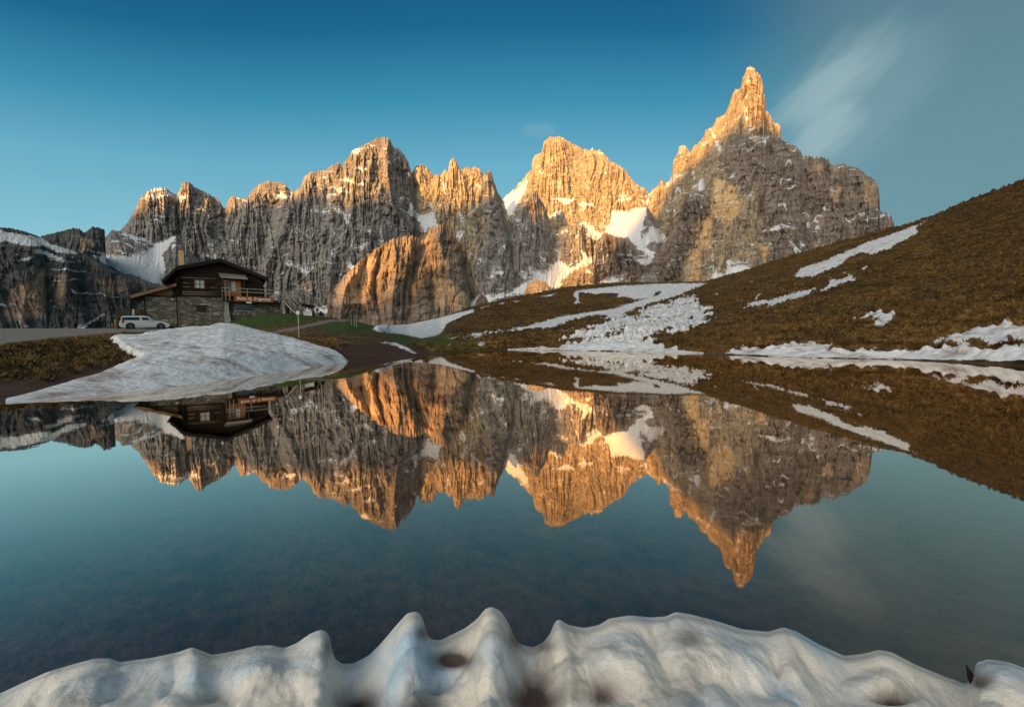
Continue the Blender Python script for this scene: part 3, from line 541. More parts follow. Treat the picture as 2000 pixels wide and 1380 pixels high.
# scattered snow on the fan: streaks along the slope
stre = fbm((GX * 0.80 + GY * 0.6) / 6.5, (GX * 0.6 - GY * .8) / 1.5, 3, 540, .45)
fan = np.clip(g_fan / 10.0, -1, 0.55) * 0.5 + 0.13 - 0.8 * stre * (g_fan > -9.9) - (g_fan <= -9.9) * 1.0
fan = np.clip(fan, -1, 1)
snow_a = np.maximum(g_snow / 14.0, fan)
GZ = GZ + above * 0.1 * sstep(0, 0.15, fan)
def ground_mat():
    m, nt, p = newmat('alpine turf')
    v = mapc(nt, (1, 1, 1)); v2 = mapc(nt, (1, 1, 2.5))
    n1 = noise_(nt, v, 0.16, 5, 0.6); n2 = noise_(nt, v, 1.9, 5, 0.65); n3 = noise_(nt, v, 6.0, 3, 0.6); n4 = noise_(nt, v, 0.05, 3)
    a = ramp_(nt, n2, [(0.30, (0.028, 0.016, 0.006)), (0.48, (0.115, 0.064, 0.021)), (0.60, (0.20, 0.115, 0.036)), (0.74, (0.26, 0.17, 0.06))])
    b = ramp_(nt, n2, [(0.30, (0.020, 0.014, 0.006)), (0.5, (0.065, 0.046, 0.016)), (0.72, (0.13, 0.095, 0.03))])
    f1 = ramp_(nt, n1, [(0.42, (0, 0, 0)), (0.62, (1, 1, 1))])
    col = mix_(nt, f1, a, b)
    col = mix_(nt, ramp_(nt, noise_(nt, v, 0.045, 4, 0.6), [(0.4, (0, 0, 0)), (0.7, (0.75, 0.75, 0.75))]), col, ramp_(nt, n2, [(0.35, (0.014, 0.009, 0.004)), (0.65, (0.085, 0.052, 0.018))]))
    col = mix_(nt, 0.5, col, ramp_(nt, n3, [(0.3, (0.45, 0.45, 0.45)), (0.6, (1.25, 1.25, 1.2))]), 'MULTIPLY')
    col = mix_(nt, 0.8, col, ramp_(nt, noise_(nt, mapc(nt, (0.22, 0.22, 1.9)), 1.0, 5, 0.6, 0.4), [(0.36, (0.50, 0.47, 0.45)), (0.5, (1, 1, 1)), (0.66, (1.35, 1.28, 1.15))]), 'MULTIPLY')
    def fac(name, gain, noise_amt, off=0.0):
        s = math_(nt, 'MULTIPLY_ADD', n2, noise_amt, -0.5 * noise_amt + off)
        return math_(nt, 'MULTIPLY_ADD', math_(nt, 'ADD', attr_(nt, name), s), gain, 0.5, True)
    green = ramp_(nt, n2, [(0.3, (0.020, 0.036, 0.006)), (0.7, (0.065, 0.105, 0.016))])
    mud = ramp_(nt, n2, [(0.3, (0.040, 0.018, 0.012)), (0.7, (0.085, 0.042, 0.028))])
    road = ramp_(nt, n3, [(0.3, (0.13, 0.115, 0.10)), (0.7, (0.26, 0.235, 0.205))])
    col = mix_(nt, fac('green', 2.5, 1.1), col, green)
    col = mix_(nt, fac('mud', 4.0, 0.7), col, mud)
    col = mix_(nt, fac('road', 7.0, 0.35), col, road)
    bed = ramp_(nt, math_(nt, 'MULTIPLY_ADD', n3, 0.4, math_(nt, 'MULTIPLY', noise_(nt, v, 0.7, 5, .6), .6)), [(0.36, (0.045, 0.029, 0.021)), (0.50, (0.105, 0.068, 0.048)), (0.64, (0.15, 0.103, 0.075))])
    sp = nt.nodes.new('ShaderNodeSeparateXYZ'); tc = nt.nodes.new('ShaderNodeTexCoord'); nt.links.new(tc.outputs['Object'], sp.inputs[0])
    wet = math_(nt, 'MULTIPLY_ADD', math_(nt, 'ADD', sp.outputs[2], math_(nt, 'MULTIPLY_ADD', n2, 0.10, -0.05)), -12.0, 0.6, True)
    col = mix_(nt, wet, col, bed)
    sn = math_(nt, 'ADD', attr_(nt, 'snow'), math_(nt, 'ADD', math_(nt, 'MULTIPLY_ADD', n2, 0.5, -0.25), math_(nt, 'MULTIPLY_ADD', n3, 0.25, -0.125)))
    sf = math_(nt, 'MULTIPLY_ADD', sn, 14.0, 0.5, True)
    scol = ramp_(nt, noise_(nt, mapc(nt, (0.55, 1.0, 1.0), (0, 0, .5)), 1.1, 7, 0.68, 0.4), [(0.34, (0.30, 0.24, 0.21)), (0.43, (0.56, 0.54, 0.52)), (0.52, (0.70, 0.71, 0.71)), (0.7, (0.76, 0.79, 0.80))])
    col = mix_(nt, sf, col, scol)
    nt.links.new(col, p.inputs['Base Color']); set_spec(p, 0.85, 0.15)
    bump_(nt, p, math_(nt, 'ADD', math_(nt, 'MULTIPLY', n2, 0.7), math_(nt, 'MULTIPLY', n3, 0.3)), 0.6, 0.25)
    return m
GROUND = ground_mat()
o = grid_mesh('ground', GX, GY, GZ, GROUND, True, {'snow': snow_a, 'mud': g_mud / 20.0, 'green': g_grn / 20.0, 'road': g_road / 12.0})
tag(o, kind='structure')
def ground_z(x, y):
    """height of the land under a point (nearest lattice point)"""
    a = math.atan2(x, y); r = math.hypot(x, y)
    c = int(np.argmin(np.abs(AZC - a))); return float(np.interp(r, GR[:, c], GZ[:, c]))
# ---------------------------------------------------------------- water
def water_mat():
    m = bpy.data.materials.new('still lake water'); m.use_nodes = True; nt = m.node_tree; nt.nodes.clear()
    out = nt.nodes.new('ShaderNodeOutputMaterial'); gl = nt.nodes.new('ShaderNodeBsdfGlossy'); tr = nt.nodes.new('ShaderNodeBsdfTransparent'); mx = nt.nodes.new('ShaderNodeMixShader')
    pass
    gl.inputs['Roughness'].default_value = 0.018; gl.inputs['Color'].default_value = (0.96, 0.85, 0.74, 1)
    tr.inputs['Color'].default_value = (0.95, 0.90, 0.85, 1)
    v = mapc(nt, (1, 1, 1)); n = noise_(nt, v, 1.2, 3, 0.5); b = nt.nodes.new('ShaderNodeBump'); b.inputs['Strength'].default_value = 0.05; b.inputs['Distance'].default_value = 0.02
    nt.links.new(n, b.inputs['Height']); nt.links.new(b.outputs[0], gl.inputs['Normal'])
    geo = nt.nodes.new('ShaderNodeNewGeometry'); vd_ = nt.nodes.new('ShaderNodeVectorMath'); vd_.operation = 'DOT_PRODUCT'
    nt.links.new(geo.outputs['Incoming'], vd_.inputs[0]); nt.links.new(geo.outputs['Normal'], vd_.inputs[1])
    cs = math_(nt, 'ABSOLUTE', vd_.outputs['Value']); s5 = math_(nt, 'POWER', math_(nt, 'SUBTRACT', 1.0, cs), 5.0)
    fac = math_(nt, 'MULTIPLY', math_(nt, 'MULTIPLY_ADD', s5, 0.955, 0.045), 2.7, None, True)
    nt.links.new(fac, mx.inputs[0]); nt.links.new(tr.outputs[0], mx.inputs[1]); nt.links.new(gl.outputs[0], mx.inputs[2]); nt.links.new(mx.outputs[0], out.inputs[0])
    return m
WATER = water_mat()
ang = np.linspace(0, 2 * np.pi, 181)
rw = np.array([0.05, 1.0, 3.0, 10.0, 25.0, 46.0])
lim = np.interp(ang, np.mod(AZC + 2 * np.pi, 2 * np.pi)[np.argsort(np.mod(AZC + 2 * np.pi, 2 * np.pi))], (RL[0] + 1.6)[np.argsort(np.mod(AZC + 2 * np.pi, 2 * np.pi))])
lim[-1] = lim[0]
WX = np.array([np.minimum(r, lim) * np.sin(ang) for r in rw]); WY = np.array([np.minimum(r, lim) * np.cos(ang) for r in rw])
WX = np.array([lim * t * np.sin(ang) for t in (0.002, .2, .5, 1.0)]); WY = np.array([lim * t * np.cos(ang) for t in (0.002, .2, .5, 1.0)])
tag(grid_mesh('water', WX, WY, WX * 0.0, WATER, True), kind='structure')
# ---------------------------------------------------------------- near snow bank along the camera's shore
CREST = [(-500,1440),(-300,1420),(-100,1380),(0,1353),(50,1330),(90,1312),(140,1297),(185,1285),(215,1285),(235,1292),(300,1283),(350,1272),(375,1263),(395,1270),(415,1278),(460,1270),(500,1260),(530,1259),(555,1265),(580,1255),(605,1237),(625,1229),(636,1231),(644,1240),(648,1262),(652,1284),(668,1296),(690,1295),(720,1280),(745,1255),(770,1225),(795,1197),(812,1193),(822,1199),(829,1214),(832,1238),(842,1248),(860,1250),(880,1240),(910,1225),(932,1208),(948,1188),(960,1184),(978,1192),(993,1215),(1003,1240),(1014,1257),(1040,1264),(1062,1254),(1076,1235),(1082,1215),(1092,1208),(1108,1219),(1140,1226),(1170,1220),(1190,1207),(1230,1201),(1270,1205),(1300,1203),(1320,1194),(1345,1198),(1400,1212),(1450,1228),(1500,1233),(1530,1224),(1555,1232),(1600,1258),(1650,1280),(1690,1275),(1715,1268),(1740,1272),(1790,1298),(1850,1322),(1885,1334),(1898,1326),(1902,1308),(1906,1292),(1930,1286),(1970,1292),(2000,1303),(2060,1335),(2200,1385),(2500,1440)]
fx = np.arange(-500, 2500, 3.0); fy = lerp(CREST, fx); fy = gsmooth(fy, 1.0)
fa, ft = azte(fx, fy)
rc = 1.84 / np.cos(fa) ** 0.62 + 0.03 * fbm(fx / 120, fx * 0, 3, 600)
zc = CH + ft * rc
NT = 170
tt = np.linspace(0, 1, NT)[:, None]
rin = 0.55
RR = rc + (rin - rc) * tt
dist = rc - RR
zsm = [gsmooth(zc, s) for s in (0.1, 4, 9, 20)]
zz = np.zeros_like(RR); ths = [0, 0.16, 0.45, 1.1]
for i in range(4):
    if i == 0: w = 1 - sstep(ths[0], ths[1], dist)
    elif i == 3: w = sstep(ths[2], ths[3], dist)
    else: w = sstep(ths[i - 1], ths[i], dist) * (1 - sstep(ths[i], ths[i + 1], dist))
    zz = zz + w * zsm[i]
AA = np.broadcast_to(fa, RR.shape)
zz = zz + 0.03 * sstep(0, 0.1, dist) * np.exp(-dist / .5) + 0.06 * dist
SX, SY = RR * np.sin(AA), RR * np.cos(AA)
cups = np.abs(vnoise(SX / 0.26 + .35 * vnoise(SX * 2, SY * 2, 3) - .9 * SY, SY / 0.34, 610)) ** 0.9 * 0.085 - 0.025 + 0.012 * fbm(SX / 0.10, SY / 0.12, 3, 615)
zz = zz + cups * sstep(0.03, 0.28, dist)
spx, spy = proj(SX, SY, zz)
dirt = np.zeros_like(zz)
for (hx, hy, wx, wy, dep, dk) in ((884,1285,38,17,0.015,1.35),(1045,1352,62,36,0.045,1.1),(700,1365,55,22,0.03,.8),(820,1368,45,28,0.03,.75),(1180,1338,42,36,0.04,.8),(1345,1240,30,20,0.02,.55),(1745,1352,42,16,0.05,.9),(1330,1330,60,30,.03,.25),(1500,1330,60,34,0.05,-.1),(400,1350,60,24,.03,.3),(640,1262,12,22,.0,.7),(826,1236,16,14,0,.8),(1006,1250,16,20,0,.6),(1060,1262,26,10,0,.5),(1915,1320,24,18,.03,.8),(150,1370,50,14,0,.35),(960,1330,20,60,-.02,0),(1110,1330,14,60,-.02,0)):
    g = np.exp(-((spx - hx) / wx) ** 2 - ((spy - hy) / wy) ** 2); zz = zz - dep * g; dirt = dirt + dk * g
# outer face: rounds over and tucks under to the water
obr = [0.015, 0.03, 0.038, 0.03, 0.0, -0.10]; obz = [-0.010, -0.035, -0.075, -0.13, -0.2, -0.35]
EX_R = np.array([rc + b for b in obr][::-1]); EX_Z = np.array([zc + b for b in obz][::-1])
RRt = np.vstack([EX_R, RR]); ZZt = np.vstack([EX_Z, zz]); AAt = np.vstack([np.broadcast_to(fa, EX_R.shape), AA])
dirt = np.vstack([np.full(EX_R.shape, 0.5), dirt])
FXm, FYm = RRt * np.sin(AAt), RRt * np.cos(AAt)
def snow_mat(name):
    m, nt, p = newmat(name)
    v = mapc(nt, (1, 1, 1)); n1 = noise_(nt, v, 2.6, 5, 0.6, 0.6); n2 = noise_(nt, v, 70.0, 4, 0.7); n3 = noise_(nt, mapc(nt, (1, .6, 1), (0, 0, .4)), 8.0, 5, 0.65, 1.2); n4 = noise_(nt, v, 1.7, 3, 0.5, 1.0)
    skytint = ramp_(nt, n4, [(0.42, (0.84, 0.77, 0.65)), (0.54, (0.76, 0.75, 0.70)), (0.66, (0.50, 0.65, 0.74))])  # cream and blue of warm and cool skylight put into the snow colour
    tan = math_(nt, 'MULTIPLY', math_(nt, 'MULTIPLY_ADD', n3, 3.0, -1.55), 0.7, None, True)
    col = mix_(nt, tan, skytint, (0.36, 0.28, 0.20))
    d = math_(nt, 'ADD', math_(nt, 'MULTIPLY', attr_(nt, 'dirt'), 1.25), math_(nt, 'MULTIPLY_ADD', n1, 0.7, -0.42))
    d = math_(nt, 'ADD', d, math_(nt, 'MULTIPLY_ADD', n3, 0.3, -0.15)); d = math_(nt, 'MULTIPLY', d, 1.0, None, True)
    col = mix_(nt, math_(nt, 'MULTIPLY', d, 0.97), col, (0.085, 0.046, 0.034))
    n5 = noise_(nt, v, 230.0, 3, 0.7); speck = ramp_(nt, n2, [(0.27, (0.20, 0.15, 0.12)), (0.36, (1, 1, 1))])
    col = mix_(nt, 0.5, col, speck, 'MULTIPLY'); col = mix_(nt, 0.5, col, ramp_(nt, n5, [(0.3, (0.72, 0.72, 0.72)), (0.65, (1.1, 1.1, 1.1))]), 'MULTIPLY')
    nt.links.new(col, p.inputs['Base Color']); set_spec(p, 0.42, 0.4)
    bump_(nt, p, math_(nt, 'ADD', math_(nt, 'ADD', math_(nt, 'MULTIPLY', n5, 0.12), math_(nt, 'MULTIPLY', n2, 0.2)), math_(nt, 'MULTIPLY', n3, 0.75)), 0.55, 0.03)
    return m
SNOWN = snow_mat('old wet snow')
tag(grid_mesh('snow_bank', FXm, FYm, ZZt, SNOWN, True, {'dirt': dirt}, flip=True), kind='structure')
# ---------------------------------------------------------------- object helpers
def simple(name, col, rough=0.7, spec=0.3, var=0.35, scale=(1, 1, 1), nscale=6.0, metallic=0.0, bump=0.0, bdist=0.02):
    m, nt, p = newmat(name)
    n = noise_(nt, mapc(nt, scale), nscale, 5, 0.62)
    c = ramp_(nt, n, [(0.28, tuple(x * (1 - var) for x in col)), (0.72, tuple(min(1, x * (1 + var)) for x in col))])
    nt.links.new(c, p.inputs['Base Color']); set_spec(p, rough, spec); p.inputs['Metallic'].default_value = metallic
    if bump: bump_(nt, p, n, bump, bdist)
    return m
def stone_mat():
    m, nt, p = newmat('rough stone wall')
    tc = nt.nodes.new('ShaderNodeTexCoord'); mp = nt.nodes.new('ShaderNodeMapping'); mp.inputs['Scale'].default_value = (1.6, 1.6, 4.2)
    nt.links.new(tc.outputs['Object'], mp.inputs[0])
    vo = nt.nodes.new('ShaderNodeTexVoronoi'); vo.inputs['Scale'].default_value = 1.0; vo.inputs['Randomness'].default_value = 0.85; nt.links.new(mp.outputs[0], vo.inputs['Vector'])
    ve = nt.nodes.new('ShaderNodeTexVoronoi'); ve.feature = 'DISTANCE_TO_EDGE'; ve.inputs['Scale'].default_value = 1.0; ve.inputs['Randomness'].default_value = 0.85; nt.links.new(mp.outputs[0], ve.inputs['Vector'])
    sp = nt.nodes.new('ShaderNodeSeparateColor'); nt.links.new(vo.outputs['Color'], sp.inputs[0])
    c = ramp_(nt, sp.outputs[0], [(0.0, (0.11, 0.098, 0.075)), (0.5, (0.19, 0.168, 0.128)), (0.85, (0.27, 0.24, 0.185)), (1.0, (0.38, 0.34, 0.27))])
    c = mix_(nt, ramp_(nt, ve.outputs['Distance'], [(0.0, (1, 1, 1)), (0.09, (0, 0, 0))]), c, (0.055, 0.048, 0.038))
    n = noise_(nt, mapc(nt, (1, 1, 1)), 5.0, 5, 0.65)
    c = mix_(nt, 0.5, c, ramp_(nt, n, [(0.3, (0.5, 0.5, 0.48)), (0.7, (1.3, 1.3, 1.25))]), 'MULTIPLY')
    nt.links.new(c, p.inputs['Base Color']); set_spec(p, 0.92, 0.1); bump_(nt, p, ve.outputs['Distance'], 0.8, 0.08)
    return m
STONE = stone_mat()
LOG = simple('weathered dark log', (0.040, 0.023, 0.013), 0.8, 0.2, 0.65, (0.5, 0.5, 9), 2.0)
ENDL = simple('pale log face', (0.20, 0.14, 0.09), 0.8, 0.2, 0.5, (1, 1, 8), 2.0)
DARKW = simple('dark stained wood', (0.028, 0.017, 0.011), 0.8, 0.2, 0.5, (1, 1, 6), 3.0)
SHING = simple('dark roof shingle', (0.035, 0.032, 0.026), 0.85, 0.2, 0.5, (4, 1, 1), 5.0, bump=0.5, bdist=.05)
TANW = simple('tan larch board', (0.24, 0.14, 0.070), 0.75, 0.2, 0.35, (1, 1, 8), 3.0)
ORW = simple('orange varnished wood', (0.34, 0.13, 0.035), 0.5, 0.4, 0.3, (1, 1, 6), 3.0)
GREYW = simple('grey weathered wood', (0.26, 0.24, 0.20), 0.85, 0.15, 0.35, (1, 1, 5), 4.0)
SIGNR = simple('red brown sign board', (0.33, 0.095, 0.035), 0.6, 0.3, 0.25, (1, 1, 5), 3.0)
CREAM = simple('cream lettering', (0.80, 0.70, 0.46), 0.6, 0.2, 0.05)
CURT = simple('white curtain cloth', (0.62, 0.62, 0.55), 0.8, 0.2, 0.15)
DRED = simple('dark red shutter', (0.045, 0.020, 0.016), 0.7, 0.2, 0.3)
BRICK = simple('pale brick', (0.62, 0.42, 0.22), 0.85, 0.1, 0.3, (1, 1, 5), 4.0)
METAL = simple('dull metal', (0.35, 0.35, 0.34), 0.4, 0.5, 0.2, metallic=0.6)
WHITE = simple('white painted metal', (0.75, 0.74, 0.70), 0.5, 0.4, 0.08)
PLASTER = simple('pale lime render', (0.36, 0.34, 0.30), 0.9, 0.1, 0.5, (1, 1, 1), 5.0, bump=.5)
GLASS, _nt, _p = newmat('dark window glass'); _p.inputs['Base Color'].default_value = (0.012, 0.028, 0.040, 1); set_spec(_p, 0.06, 0.8)
CARP = simple('white car paint', (0.60, 0.60, 0.56), 0.28, 0.5, 0.06)
_cp = CARP.node_tree.nodes['Principled BSDF']; _cp.inputs['Coat Weight'].default_value = 0.6
RUBBER = simple('black rubber', (0.014, 0.014, 0.015), 0.8, 0.2, 0.2)
RIM = simple('alloy rim', (0.22, 0.22, 0.22), 0.35, 0.5, 0.15, metallic=0.7)
REDL = simple('red lamp lens', (0.45, 0.012, 0.03), 0.2, 0.6, 0.1)
CLEARL = simple('clear lamp lens', (0.55, 0.55, 0.52), 0.12, 0.7, 0.1)
class MB:
    def __init__(s): s.bm = bmesh.new()
    def prism(s, pts, y0, y1):
        """side outline in (x, z), carried from y0 to y1"""
        a = [s.bm.verts.new((x, y0, z)) for x, z in pts]; b = [s.bm.verts.new((x, y1, z)) for x, z in pts]
        n = len(pts)
        s.bm.faces.new(a); s.bm.faces.new(b[::-1])
        for i in range(n): s.bm.faces.new((a[i], b[i], b[(i + 1) % n], a[(i + 1) % n]))
        return a, b
    def box(s, x0, x1, y0, y1, z0, z1):
        return s.prism([(x0, z0), (x1, z0), (x1, z1), (x0, z1)], y0, y1)
    def bar(s, p, q, w, h=None):
        p = Vector(p); q = Vector(q); h = h or w; d = (q - p).normalized()
        up = Vector((0, 0, 1)) if abs(d.z) < 0.95 else Vector((0, 1, 0))
        u = d.cross(up).normalized() * w / 2; v = d.cross(u).normalized() * h / 2
        r = [s.bm.verts.new(p + a * u + b * v) for a, b in ((-1, -1), (1, -1), (1, 1), (-1, 1))]
        t = [s.bm.verts.new(q + a * u + b * v) for a, b in ((-1, -1), (1, -1), (1, 1), (-1, 1))]
        s.bm.faces.new(r[::-1]); s.bm.faces.new(t)
        for i in range(4): s.bm.faces.new((r[i], r[(i + 1) % 4], t[(i + 1) % 4], t[i]))
    def cyl(s, p, q, r0, r1=None, n=12):
        p = Vector(p); q = Vector(q); r1 = r0 if r1 is None else r1; d = (q - p).normalized()
        up = Vector((0, 0, 1)) if abs(d.z) < 0.95 else Vector((0, 1, 0))
        u = d.cross(up).normalized(); v = d.cross(u).normalized()
        A = [s.bm.verts.new(p + r0 * (math.cos(2 * math.pi * i / n) * u + math.sin(2 * math.pi * i / n) * v)) for i in range(n)]
        B = [s.bm.verts.new(q + r1 * (math.cos(2 * math.pi * i / n) * u + math.sin(2 * math.pi * i / n) * v)) for i in range(n)]
        s.bm.faces.new(A[::-1]); s.bm.faces.new(B)
        for i in range(n): s.bm.faces.new((A[i], A[(i + 1) % n], B[(i + 1) % n], B[i]))
    def build(s, name, mat, parent=None, bevel=0.0, smooth=False, jitter=0.0):
        bmesh.ops.recalc_face_normals(s.bm, faces=s.bm.faces)
        if bevel: bmesh.ops.bevel(s.bm, geom=list(s.bm.edges), offset=bevel, segments=2, affect='EDGES', clamp_overlap=True)
        if jitter:
            for v in s.bm.verts: v.co += Vector((random.uniform(-1, 1), random.uniform(-1, 1), random.uniform(-1, 1))) * jitter
        me = bpy.data.meshes.new(name); s.bm.to_mesh(me); s.bm.free(); me.materials.append(mat)
        if smooth:
            for p in me.polygons: p.use_smooth = True
        o = bpy.data.objects.new(name, me); COL.objects.link(o)
        if parent: o.parent = parent
        return o
def empty(name, loc, rz=0.0):
    o = bpy.data.objects.new(name, None); o.location = loc; o.rotation_euler = (0, 0, rz); o.empty_display_size = 0.3; COL.objects.link(o); return o
class Frame:
    """an upright plane through a point, turned by ang: photo pixel -> the plane's own (x, z)"""
    def __init__(s, px, py, Y, ang):
        s.o = at(px, py, Y); s.a = ang; s.x = Vector((math.cos(ang), math.sin(ang), 0)); s.n = Vector((-math.sin(ang), math.cos(ang), 0))
    def __call__(s, px, py, d=0.0):
        v = _f + (px - 1000.0) / F * _r + (690.0 - py) / F * _u; v = Vector(v); c = Vector((0, 0, CH))
        o = s.o + s.n * d; k = (o - c).dot(s.n) / v.dot(s.n); q = c + v * k - s.o
        return (q.dot(s.x), q.z)
# ---------------------------------------------------------------- the mountain hut
HF = Frame(437, 636, 52.0, math.radians(36))
H = empty('mountain_hut', HF.o, HF.a)
tag(H, 'dark log hut on a stone ground floor with a sign along its balcony', 'hut')
f = HF
def rect(a, b, d=0.0):
    x0, z1 = f(a[0], a[1], d); x1, z0 = f(b[0], b[1], d)
    return x0, x1, z0, z1
xL = f(348, 600)[0]; xC = f(440, 600)[0]; xR = f(546, 600)[0]; xLg = f(512, 560)[0]
zS = f(349, 578.5)[1]; zSr = f(546, 591.5)[1]; zB = -2.6
m = MB(); m.box(xL, xC + 0.2, 0.0, 8.5, zB, zS); sw = m.build('stone_wall', STONE, H)
m = MB(); m.box(xC + 0.2, xR, 0.15, 7.5, zB, max(zS - .02, zSr)); m.build('stone_wall', STONE, H)
m = MB(); x0 = f(439, 600)[0]; x1 = f(447, 600)[0]
m.prism([(x0 - .15, zB), (x1 + .35, zB), (x1, f(443, 600)[1]), (x1 - .05, zS - .1), (x0, zS - .1)], -0.35, 0.12)
bmesh.ops.subdivide_edges(m.bm, edges=list(m.bm.edges), cuts=4, use_grid_fill=True); m.build('corner_pier', PLASTER, H, jitter=0.035)
# log storey: stacked round logs with crossing ends
zt = f(437, 506)[1]
nl = 12; m = MB(); zlow = zS + 0.02; lh = 0.285
roofpts = [f(318, 545, -1.2), f(345, 519, -1.2), f(430, 503.5, -1.2), f(523.5, 541.5, -1.2)]
def roofz(x):
    return float(np.interp(x, [p[0] for p in roofpts], [p[1] for p in roofpts])) - 0.34
for i in range(26):
    z = zlow + lh * (i + 0.5)
    xs = [x for x in np.linspace(xL - 0.1, xLg + 0.05, 120) if roofz(x) > z + lh * 0.5]
    if len(xs) < 3: break
    a, b = xs[0], xs[-1]
    if i < 8: a -= random.uniform(0.15, 0.45); b += random.uniform(0.1, 0.3)
    m.cyl((a, 0.18, z), (b, 0.18, z), lh * 0.53, n=10)
    if i < 8:
        for xx in (xL + 0.05, xLg - 0.1): m.cyl((xx, -0.25 - random.uniform(0, .15), z + lh * .5), (xx, 8.0, z + lh * .5), lh * 0.45, n=8)
zlt = zlow + lh * 8
lw = m.build('log_wall', LOG, H, smooth=False)
m = MB(); 
core = [(xL + .08, zlow), (xLg - .08, zlow), (xLg - .08, roofz(xLg) - .02), (roofpts[2][0], roofpts[2][1] - .36), (roofpts[1][0] + .3, roofz(roofpts[1][0] + .3)), (xL + .08, roofz(xL + .08))]
m.prism(core, 0.22, 8.2); m.build('timber_core', DARKW, H)
# pale weathered logs in the front wall
m = MB()
for (pa, pb, py_) in ((352, 424, 541.5), (355, 423, 569.5), (356, 424, 573.8), (357, 380, 560.0), (404, 425, 561.0), (357, 371, 552)):
    a = f(pa, py_, -.02); b = f(pb, py_ + 1.0, -.02)
    m.cyl((a[0], 0.03, a[1]), (b[0], 0.03, (a[1] + b[1]) / 2), 0.09, n=8)
m.build('weathered_log', ENDL, H, smooth=True)
# roof: one broken slab, rafters and fascia under it
def slab(pts, th): return [(x, z) for x, z in pts] + [(x, z - th) for x, z in pts[::-1]]
m = MB(); m.prism(slab(roofpts, 0.22), -1.2, 9.4); RF = m.build('roof', SHING, H, bevel=0.03)
m = MB(); q = [(x, z - 0.225) for x, z in roofpts]; m.prism(slab(q, 0.24), -1.12, -1.02); m.build('fascia_board', DARKW, RF)
for px_ in (352, 378, 404, 430, 456, 482, 505):
    x = f(px_, 540, -1.2)[0]; zz_ = roofz(x) + 0.09
    m = MB(); m.box(x - .08, x + .08, -1.0, 0.15, zz_ - .22, zz_ - .01); m.build('rafter', DARKW, RF)
m = MB(); ge = f(318, 546, -1.2)
m.cyl((ge[0] - .1, -1.25, ge[1] - .1), (ge[0] - .1, 9.3, ge[1] - .1), 0.09, n=10)
pts = [(ge[0] - .1, ge[1] - .15), (ge[0] + .05, ge[1] - .55), (ge[0] + .45, ge[1] - .7), (ge[0] + .8, ge[1] - .62)]
for a, b in zip(pts, pts[1:]): m.cyl((a[0], -1.0, a[1]), (b[0], -1.0, b[1]), 0.05, n=8)
m.build('gutter', DARKW, RF)
x0, z1 = f(348, 488.5, 2.6); x1, z0 = f(361.5, 524, 2.6)
m = MB(); m.box(x0 + .03, x1 - .03, 2.1, 3.1, z0, z1); CHM = m.build('chimney', BRICK, RF, bevel=0.02)
m = MB(); m.box(x0 - .07, x1 + .07, 2.0, 3.2, z1 + .003, z1 + .10); m.build('chimney_cap', TANW, CHM)
x0, z0 = f(370, 513, 3.0); x1, z1 = f(364.5, 499, 3.0); xp = f(361, 487, 3.2)
m = MB(); m.cyl((x0, 3.3, z0 - .4), (x1, 3.3, z1), 0.10, n=10); m.cyl((x1, 3.3, z1), (x1 - .35, 3.3, z1 + .12), 0.11, n=10); m.build('flue_pipe', METAL, RF, smooth=True)
m = MB(); m.cyl((x1 - .1, 3.5, z0 - .4), (x1 - .1, 3.5, f(360, 479, 3.5)[1]), 0.025, n=6); m.box(x1 - .16, x1 - .04, 3.44, 3.56, f(360, 479, 3.5)[1], f(360, 477.5, 3.5)[1]); m.build('antenna', WHITE, RF)
x0, z0 = f(421, 507, 1.0); z1 = f(421, 496.5, 1.0)[1]
m = MB(); m.cyl((x0, 1.0, z0 - .2), (x0, 1.0, z1), 0.10, n=10); m.cyl((x0, 1.0, z1), (x0, 1.0, z1 + .08), 0.15, 0.06, n=10); m.build('vent_pipe', WHITE, RF, smooth=True)
# upper window with shutters
x0, x1, z0, z1 = rect((380.5, 547), (398.5, 562.5))
W1 = MB(); 
for (a, b, c, d) in ((x0 - .07, x1 + .07, z1, z1 + .08), (x0 - .12, x1 + .12, z0 - .09, z0), (x0 - .07, x0, z0, z1), (x1, x1 + .07, z0, z1), ((x0 + x1) / 2 - .03, (x0 + x1) / 2 + .03, z0, z1)): W1.box(a, b, -0.14, -0.03, c, d)
W1.box(x0, x1, -0.135, -0.035, (z0 + z1) / 2 - .025, (z0 + z1) / 2 + .025)
WN = W1.build('window', TANW, H)
m = MB(); m.box(x0, x1, -0.02, 0.0, z0, z1); m.build('pane', CURT, WN)
for (a, b) in ((370.5, 379.5), (400, 409)):
    xa = f(a, 555)[0]; xb = f(b, 555)[0]; m = MB(); m.box(xa, xb, -0.10, -0.03, z0 - .03, z1 + .03); m.box(xa + .05, xb - .05, -0.125, -0.102, z1 - .15, z1 - .08); m.box(xa + .05, xb - .05, -0.125, -0.102, z0 + .08, z0 + .15); m.build('shutter', DARKW, H)
